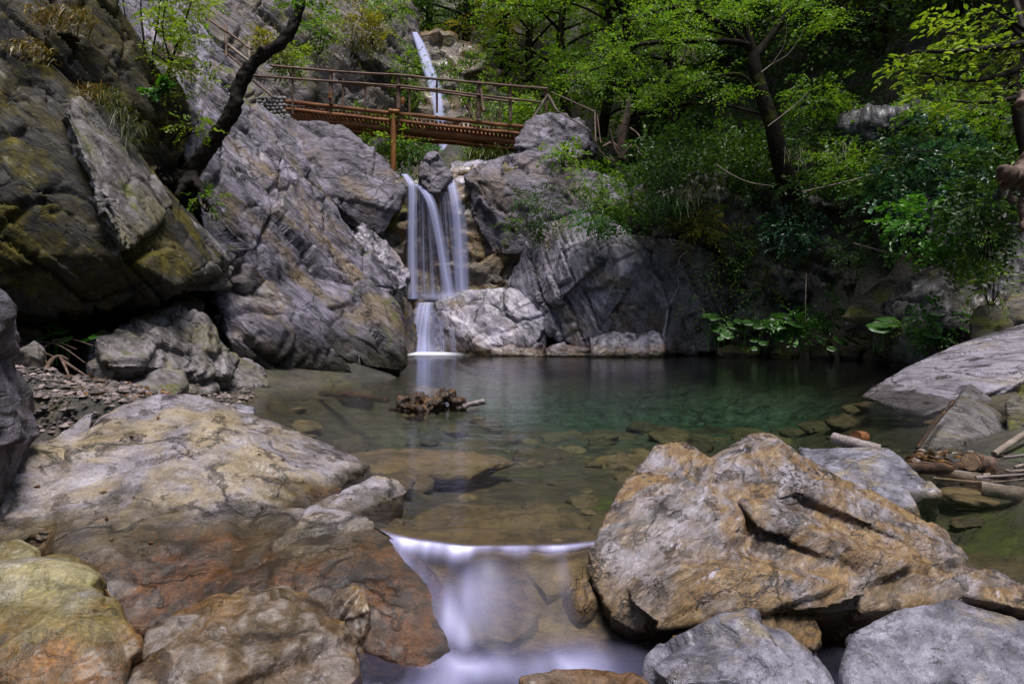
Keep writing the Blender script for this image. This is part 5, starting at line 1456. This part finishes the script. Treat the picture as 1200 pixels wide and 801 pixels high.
# dark leaning trunk, branch and stump at the right
D = 9.0
rt = tag(empty('leaning_tree', P(1190, 300, D)), 'dark leaning trunk at the right edge that holds the yellow green branch', 'tree')
mb = MB()
mb.tube(spline([P(1245, 330, 9.4), P(1222, 250, D), P(1200, 170, D), P(1188, 90, D), P(1195, 0, D), P(1200, -80, D)], 16), [.10, .08, .065, .05], 9, .07)
mb.build('trunk', M_bark2, rt)
mb = MB()
for a in ([(1172, -60, D), (1200, 40, 7.0), (1165, 10, 6.6), (1140, 0, 6.4)], [(1230, 60, 7.2), (1200, 35, 6.8), (1165, 12, 6.4), (1130, -10, 6.2)], [(1200, 80, 6.6), (1140, 95, 6.2), (1080, 85, 6.0)], [(1210, 50, 6.6), (1130, 60, 6.0), (1070, 62, 5.8), (1048, 80, 5.7)], [(1210, 110, 6.6), (1160, 120, 6.2), (1110, 118, 6.0)]):
    mb.tube(spline([P(*q) for q in a], 12), [.04, .022, .012, .006], 6, .06)
mb.build('limb', M_bark, rt)
RNG = np.random.default_rng(21)
O, Dr = [], []
for (x0, y0, x1, y1, n) in [(1200, 30, 1060, 70, 24), (1210, 70, 1050, 82, 26), (1210, 100, 1075, 100, 22), (1200, 120, 1105, 118, 12), (1200, 10, 1090, 30, 20), (1210, 50, 1090, 50, 20)]:
    for k in range(n):
        t = (k + .5) / n
        d = 6.6 - .8 * t + RNG.normal(0, .08)
        O.append(P(x0 + (x1 - x0) * t, y0 + (y1 - y0) * t + RNG.normal(0, 5), d))
        Dr.append(np.array([-1, -.3, -.25 + RNG.normal(0, .2)]) + RNG.normal(0, .3, 3))
v, f = sprays(np.array(O), np.array(Dr), np.full(len(O), .26), 9, .082, wid=.22, flat=.2, jitter=.25, droop=.4)
mesh_np('crown', v, f, L_yellow, False, rt, np.array(rt.location))

D = 5.2
tag(lumpy('tree_stump', [
    ([P(1235, 150, D), P(1208, 190, D), P(1188, 205, D - .1), P(1174, 220, D - .2)], [.085, .07, .05, .022]),
    ([P(1240, 215, D), P(1208, 211, D), P(1182, 206, D - .25), P(1172, 196, D - .3)], [.07, .055, .042, .02]),
    ([P(1207, 205, D), P(1199, 235, D), P(1200, 268, D - .1)], [.04, .026, .012]),
    ([P(1235, 100, D), P(1208, 110, D), P(1194, 122, D - .1)], [.06, .05, .03]),
    ([P(1196, 208, D - .1), P(1184, 226, D - .15), P(1188, 240, D - .2)], [.03, .02, .01]),
    ([P(1245, 60, D + .3), P(1240, 150, D + .1), P(1245, 260, D + .2), P(1240, 420, D + .6)], [.14, .15, .15, .17])], M_root, None, .013, .030, 11, 6, n=16), 'weathered twisted root stump poking in at the right frame edge', 'stump')

# dead twigs
for i, (a, r, lab) in enumerate([
    ([(838, 192, 14.1), (860, 206, 13.9), (880, 214, 13.9), (906, 218, 13.9)], .015, 'bare pale curved twig in front of the dark cliff'),
    ([(892, 85, 13.5), (905, 75, 13.5), (925, 62, 13.4), (946, 30, 13.3)], .015, 'pale forked twig beside the forked tree'),
    ([(900, 148, 13.4), (930, 125, 13.3), (950, 105, 13.2)], .016, 'thin pale twig leaning right of the forked trunk'),
    ([(945, 320, 14.0), (944, 350, 13.9), (944, 378, 13.9)], .011, 'thin red brown stalk standing on the bank'),
    ([(1000, 285, 13.2), (1060, 300, 12.8), (1100, 298, 12.4)], .02, 'long dead twig lying across the jagged rock'),
    ([(940, 225, 13.6), (1020, 205, 13.0), (1095, 175, 12.4)], .014, 'slender arching stem in front of the dark cliff'),
    ([(1010, 345, 13.2), (1040, 325, 13.0), (1100, 318, 12.5)], .018, 'dead branch propped on the jagged rock'),
    ([(1085, 70, 14), (1110, 120, 13), (1140, 230, 12)], .014, 'thin dark creeper stem behind the yellow green branch'),
    ([(715, 190, 16.2), (735, 205, 16.0), (748, 225, 15.8)], .02, 'dark bent twig over the faceted lilac rock'),
]):
    mb = MB()
    mb.tube(spline([P(*q) for q in a], 14), [r, r * .8, r * .4], 6, .1)
    if i in (1, 6):
        q = P(*a[1])
        mb.tube(spline([q, q + (.2, -.1, .35), q + (.25, -.1, .8)], 8), [r * .7, r * .3], 5, .1)
    tag(mb.build('twig', M_twig if i not in (7, 8) else M_bark), lab, 'twig')

# old root stump near bridge end
mb = MB()
for a, r in [([(727, 185), (729, 160), (735, 135), (738, 110)], .12), ([(727, 180), (718, 168), (706, 172)], .06), ([(730, 182), (742, 170), (752, 182)], .05), ([(724, 188), (712, 186), (702, 176)], .05), ([(735, 188), (722, 178), (714, 150)], .05), ([(738, 150), (748, 158), (756, 175)], .03)]:
    mb.tube(spline([P(x, y, 17.5 - .1 * k) for k, (x, y) in enumerate(a)], 10), [r, r * .8, r * .4], 8, .15)
tag(mb.build('tree_stump', M_root), 'gnarled brown root stump on the slope right of the bridge', 'stump')

# ------------------------------------------------------------------ bridge
BD = 20.0
br = tag(empty('footbridge', P(470, 135, BD)), 'rustic log footbridge with pole railings spanning the gorge', 'bridge')


def log(name, a, b, r, mat, parent, sides=9, sag=0.0, rough=.06):
    mb = MB()
    a, b = np.array(a, float), np.array(b, float)
    n = max(4, int(np.linalg.norm(b - a) / .35))
    t = np.linspace(0, 1, n)[:, None]
    p = a + (b - a) * t + RNG.normal(0, r * .10, (n, 3))
    p[:, 2] -= sag * np.sin(np.pi * t[:, 0])
    rr = np.linspace(r * 1.05, r * .92, n) if np.ndim(r) == 0 else r
    mb.tube(p, rr, sides, rough)
    return mb.build(name, mat, parent)


def deck(x, dy=0.0, dz=0.0):
    """world point on the deck edge line at photo column x"""
    py = 116 + (x - 292) * (37 / 348.)
    p = P(x, py, BD)
    return p + np.array([0, dy, dz])


RNG = np.random.default_rng(33)
log('side_log', deck(331, 0, .03), deck(638, 0, .03), .062, M_log, br)
log('side_log', deck(331, 1.3, .03), deck(638, 1.3, .03), .062, M_log, br)
log('stringer', deck(322, -.02, -.19), deck(634, -.02, -.19), .058, M_log, br)
log('stringer', deck(322, .10, -.40), deck(632, .10, -.40), .085, M_log, br)
log('stringer', deck(322, .62, -.36), deck(632, .62, -.36), .09, M_log, br)
log('stringer', deck(322, 1.18, -.36), deck(632, 1.18, -.36), .09, M_log, br)
mb = MB()
for k in range(62):
    if 333 + k * 4.95 > 634: break
    a = deck(333 + k * 4.95, .0, -.085)
    mb.tube([a + RNG.normal(0, .006, 3), a + (0, .7, 0), a + (0, 1.40, 0)], .042, 7, .06)
    if k % 3 == 0: MB().box(deck(333 + k * 4.95, -.05, -.105), (.035, .04, .045)).build('log_wedge', M_cut, br)
    if k % 3 == 1: MB().box(deck(333 + k * 4.95, .02, -.29), (.035, .05, .05)).build('log_wedge', M_cut, br)
mb.build('deck', M_log, br)
for x, yt, yb, r, m in [(343, 80, 134, .032, M_rail), (388, 79, 122, .06, M_rail), (428, 86, 124, .032, M_rail), (467, 86, 128, .07, M_rail), (512, 92, 132, .032, M_rail), (561, 95, 138, .065, M_rail), (598, 97, 142, .05, M_rail), (640, 103, 130, .045, M_rail)]:
    log('railing_post', P(x, yb, BD - .12), P(x, yt, BD - .12), r, m, br)
for x, yt, yb in [(402, 92, 125), (480, 98, 133), (550, 110, 140), (586, 117, 144), (640, 118, 150)]:
    log('railing_post', P(x, yb, BD + 1.4), P(x, yt, BD + 1.4), .035, M_rail, br)
log('top_rail', P(318, 77, BD - .18), P(470, 88, BD - .18), .036, M_rail, br, sag=.03)
log('top_rail', P(466, 88, BD - .2), P(642, 104, BD - .2), .036, M_rail, br, sag=.02)
log('middle_rail', P(296, 89, BD - .18), P(470, 101, BD - .18), .032, M_rail, br)
log('middle_rail', P(466, 100, BD - .2), P(634, 120, BD - .2), .032, M_rail, br)
log('back_rail', P(390, 96, BD + 1.35), P(520, 108, BD + 1.35), .034, M_rail, br)
log('back_rail', P(500, 106, BD + 1.35), P(632, 124, BD + 1.35), .034, M_rail, br)
log('brace', P(622, 144, BD - .15), P(642, 111, BD - .15), .045, M_twig, br)
log('brace', P(642, 111, BD - .15), P(653, 132, BD - .15), .045, M_twig, br)
log('brace', P(296, 94, BD - .15), P(320, 114, BD - .15), .035, M_rail, br)
log('brace', P(562, 97, BD - .1), P(567, 130, BD - .35), .04, M_rail, br)
for x, y in ((386, 111), (472, 118), (566, 127)):
    log('log_stub', P(x, y - 2, BD - .22), P(x, y + 4, BD - .22), .055, M_logpier, br)
log('pier_post', P(461, 200, BD - .12), P(461, 131, BD - .12), .08, M_logpier, br)
log('pier_cap', P(456, 130, BD - .15), P(468, 131, BD - .15), .07, M_logpier, br)
log('end_post', P(293, 128, BD - .3), P(292, 98, BD - .3), .055, M_logpier, br)
log('railing_post', P(292, 98, BD - .3), P(292, 72, BD - .3), .04, M_rail, br)

sr = tag(empty('stair_railing', P(278, 90, 20.3)), 'pole railing climbing the rocks left of the bridge', 'railing')
for a, b, r in [((262, 34), (294, 58), .036), ((264, 50), (292, 72), .05), ((262, 60), (290, 82), .036), ((292, 50), (292, 82), .05), ((265, 30), (265, 66), .04), ((240, 20), (266, 38), .036)]:
    log('rail', P(*a, 20.6), P(*b, 20.2), r, M_rail if r != .05 else M_twig, sr)
pr = tag(empty('path_railing', P(680, 150, 19)), 'pale pole railing leading right from the bridge end', 'railing')
for a, b, r in [((646, 108), (697, 131), .03), ((697, 130), (698, 166), .03), ((700, 135), (704, 168), .02), ((650, 128), (690, 152), .025)]:
    log('rail', P(*a, 19.2), P(*b, 18.6), r * .8, M_root, pr)

# stone footing of the bridge
ab = tag(empty('stone_footing', P(312, 138, BD)), 'dry stone footing of rounded cobbles under the left bridge end', 'stonework')
mb = MB()
core0, core1 = P(293, 116, BD + .0), P(333, 136, BD + 1.3)
mb.box((core0 + core1) / 2, np.abs(core1 - core0))
mb.build('core', M_gravel, ab)
bmx = bmesh.new()
bmesh.ops.create_icosphere(bmx, subdivisions=2, radius=1)
sv = np.array([v.co[:] for v in bmx.verts])
sf = np.array([[v.index for v in f.verts] for f in bmx.faces])
bmx.free()
mb = MB()
rows = 6
for r_ in range(rows):
    for c_ in range(9):
        x = 293.5 + c_ * 4.9 + (r_ % 2) * 2.2 + RNG.normal(0, .5)
        y = 115.5 + r_ * 4.0 + RNG.normal(0, .4)
        if x > 334: continue
        s_ = RNG.uniform(.8, 1.15) * np.array([.062, .07, .05]) * (1.05)
        jit = 1 + .16 * fbm(sv * 1.3 + r_ * 7 + c_ * 3, 2, 3)[:, None]
        mb.add(sv * jit * s_ + P(x, y, BD - .04), sf)
for _ in range(16):
    mb.add(sv * np.array([.07, .07, .045]) * RNG.uniform(.7, 1.2) * (1 + .15 * fbm(sv * 1.5 + _, 2, 8)[:, None]) + P(RNG.uniform(315, 340), RNG.uniform(135, 140), BD - .12), sf)
mb.build('cobbles', M_cobble, ab)

# ------------------------------------------------------------------ driftwood, roots, logs
D = 7.0
dw = tag(empty('driftwood', P(512, 480, D)), 'wet knotted driftwood root clump floating in the middle of the pool', 'driftwood')


lumpy('root_ball', [([P(468, 474, D), P(485, 471, D), P(505, 475, D), P(520, 472, D)], [.06, .09, .075, .075]), ([P(500, 480, D - .05), P(515, 468, D), P(524, 459, D)], [.075, .08, .045]), ([P(515, 466, D), P(532, 466, D), P(536, 478, D)], [.06, .06, .07]), ([P(470, 478, D - .1), P(485, 481, D - .12), P(505, 482, D - .1)], [.04, .05, .05])], M_drift, dw, amp=.04, freq=13)
lumpy('branch', [([P(535, 478, D - .05), P(550, 474, D - .05), P(568, 470, D - .05)], [.04, .035, .028])], M_driftgrey, dw, amp=.015, freq=12)
lumpy('branch', [([P(456, 481, D), P(464, 479, D - .03), P(472, 478, D - .05)], [.02, .03, .04])], M_drift, dw, amp=.015, freq=12)
mb = MB()
mb.tube(spline([W(375, 460, -.05), W(410, 463, -.035), W(455, 469, -.03)], 14), [.035, .05, .03], 9, .1)
tag(mb.build('log', M_drift), 'half sunken brown log left of the driftwood clump', 'log')

# right logs
D = 4.4
mb = MB()
mb.tube(spline([P(976, 512, 4.7), P(1000, 519, 4.6), P(1032, 526, 4.5)], 10), [.036, .042, .03], 9, .1)
tag(mb.build('log', M_driftgrey), 'short grey broken branch resting on the angular grey rock', 'log')
mb = MB()
mb.tube(spline([P(1003, 512, 4.75), P(1012, 512, 4.8)], 4), [.045, .045], 10, .05)
tag(mb.build('log', M_log), 'stubby cut piece of wood behind the short grey branch', 'log')
for i, (a, r, m, lab) in enumerate([
    ([(1138, 541, 4.3), (1180, 548, 4.6), (1260, 556, 4.9)], [.062, .058, .055], M_root, 'thick log with a round cut end facing the camera on the right'),
    ([(1070, 541, 4.5), (1120, 556, 4.3), (1165, 562, 4.2)], [.03, .035, .03], M_driftgrey, 'grey driftwood pole lying in front of the thick cut log'),
    ([(1150, 572, 4.0), (1200, 580, 3.9), (1260, 588, 3.9)], [.04, .045, .04], M_driftgrey, 'lowest grey pole at the water on the right frame edge'),
    ([(1075, 525, 4.8), (1100, 490, 5.1), (1118, 470, 5.2)], [.012, .016, .010], M_drift, 'dark stick leaning on the left side of the triangular rock'),
    ([(1165, 532, 4.5), (1190, 515, 4.6), (1230, 490, 4.7)], [.02, .022, .02], M_twig, 'thin stick leaning up behind the thick cut log'),
    ([(1060, 548, 4.2), (1100, 548, 4.3), (1150, 545, 4.4)], [.03, .04, .03], M_drift, 'dark wet stick between the angular grey rock and the thick cut log'),
    ([(1160, 555, 4.2), (1210, 566, 4.2), (1260, 570, 4.2)], [.05, .05, .05], M_drift, 'dark wet log under the thick cut log'),
]):
    mb = MB()
    mb.tube(spline([P(*q) for q in a], 14), r, 11, .08)
    o = mb.build('log', m)
    tag(o, lab, 'log')
    if i == 0:
        mb = MB()
        c = P(1138, 541, 4.3)
        ax = unit(P(1180, 548, 4.6) - c)
        mb.tube([c - ax * .012, c + ax * .02], [.054, .058], 12, .05)
        e = mb.build('cut_end', M_cut, o)

RNG = np.random.default_rng(47)
for k in range(16):
    a = P(RNG.uniform(1075, 1195), RNG.uniform(528, 572), RNG.uniform(4.1, 4.6))
    th = RNG.normal(-.15, .5)
    e = a + np.array([math.cos(th), .5 * math.sin(th), RNG.normal(.03, .07)]) * RNG.uniform(.25, .65)
    m = (a + e) / 2 + RNG.normal(0, .025, 3)
    mb = MB()
    r = RNG.uniform(.006, .014)
    mb.tube(spline([a, m, e], 9), [r, r * .8, r * .5], 6, .12)
    tag(mb.build('stick', (M_drift, M_twig, M_root, M_driftgrey)[k % 4]), 'thin stick tangled among the logs jammed at the right edge of the pool', 'stick', 'sticks in the log jam')
# roots and sticks on the gravel bank
mb = MB()
RNG = np.random.default_rng(44)
rk = .62
for a, r in [([(52, 440), (60, 425), (70, 420), (80, 424)], .035), ([(70, 420), (78, 436), (82, 448)], .022), ([(72, 424), (90, 436), (108, 448)], .022), ([(15, 405), (40, 412), (62, 420)], .018), ([(20, 408), (30, 418), (28, 428)], .015), ([(40, 402), (70, 408), (100, 428)], .016), ([(48, 412), (66, 404), (90, 412)], .014), ([(60, 402), (82, 400), (110, 408)], .014), ([(30, 412), (52, 424), (60, 440)], .014)]:
    mb.tube(spline([P(x, y - 3, 5.9 + .02 * (440 - y)) for x, y in a], 12), [r * rk, r * .8 * rk, r * .4 * rk], 7, .12)
tag(mb.build('root_tangle', M_root), 'tangle of brown roots and sticks lying on the left gravel bank', 'roots')


# fallen leaves
RNG = np.random.default_rng(45)
def ground_leaves(name, label, pts_, size, mat):
    base = np.array(pts_)
    n = len(base)
    a = RNG.uniform(0, 6.3, n)
    ld = np.stack([np.cos(a), np.sin(a), RNG.normal(0, .15, n)], 1)
    nr = np.array([0, 0, 1.0]) + RNG.normal(0, .35, (n, 3))
    v, f = leaf_arrays(base, unit(ld), nr, size * RNG.uniform(.6, 1.3, n), .3)
    return tag(mesh_np(name, v, f, mat, False), kind='stuff', label=label, cat='leaves')
q = []
for _ in range(260):
    y = RNG.uniform(5, 8)
    x = -.58 * y + RNG.uniform(-.4, .9)
    if sdist(np.array([x]), np.array([y]), POOL)[0] > .1: q.append((x, y, gh(x, y) + .03))
ground_leaves('fallen_leaves', 'fallen brown and yellow leaves on the left gravel', q, .055, L_dry)
lco = get_co(LFO.data) + np.array(LFO.location)
lno = get_no(LFO.data)
ok = np.where((lno[:, 2] > .55) & (lco[:, 2] > -.02) & (lco[:, 0] < -.6))[0]
ground_leaves('fallen_leaves', 'few fallen brown leaves lying on the huge tan boulder', [tuple(lco[k] + lno[k] * .006) for k in RNG.choice(ok, 26)], .035, L_dry)
q = [tuple(P(RNG.uniform(1070, 1150), RNG.uniform(528, 552), RNG.uniform(4.3, 4.7))) for _ in range(130)]
ground_leaves('leaf_litter', 'brown leaf litter caught between the logs on the right', q, .06, L_dry)

# ------------------------------------------------------------------ light, sky, camera
w = bpy.data.worlds.new('World')
scene.world = w
w.use_nodes = True
nt = w.node_tree
bg = nt.nodes['Background']
sky = nt.nodes.new('ShaderNodeTexSky')
sky.sky_type = 'NISHITA'
sky.sun_disc = False
SUN_EL, SUN_AZ = math.radians(75), math.radians(160)   # azimuth measured from +Y towards +X
sky.sun_elevation = SUN_EL
sky.sun_rotation = SUN_AZ
sky.air_density = 1.0
sky.dust_density = 2.0
nt.links.new(sky.outputs[0], bg.inputs[0])
bg.inputs[1].default_value = .05
sd = bpy.data.lights.new('Sun', 'SUN')
sd.energy = 2.8
sd.angle = math.radians(22)
sd.color = (1, .955, .94)
so = link(bpy.data.objects.new('Sun', sd))
dv = Vector((math.sin(SUN_AZ) * math.cos(SUN_EL), math.cos(SUN_AZ) * math.cos(SUN_EL), math.sin(SUN_EL)))
so.rotation_euler = dv.to_track_quat('Z', 'Y').to_euler()

cd = bpy.data.cameras.new('Camera')
cd.lens = 24
cd.sensor_width = 36
cd.sensor_fit = 'HORIZONTAL'
cd.shift_y = -(400.5 - HY) / 1200.0
cd.clip_end = 500
cd.clip_start = .05
cam = link(bpy.data.objects.new('Camera', cd))
cam.location = (0, 0, CAMZ)
cam.rotation_euler = (math.radians(90), 0, 0)
scene.camera = cam
scene.view_settings.view_transform = 'Standard'
scene.view_settings.look = 'None'
scene.view_settings.exposure = 1.25
scene.view_settings.gamma = 1
scene.cycles.use_denoising = True
scene.cycles.max_bounces = 6
scene.cycles.transparent_max_bounces = 24
scene.cycles.diffuse_bounces = 3
scene.cycles.caustics_reflective = False
scene.cycles.caustics_refractive = False
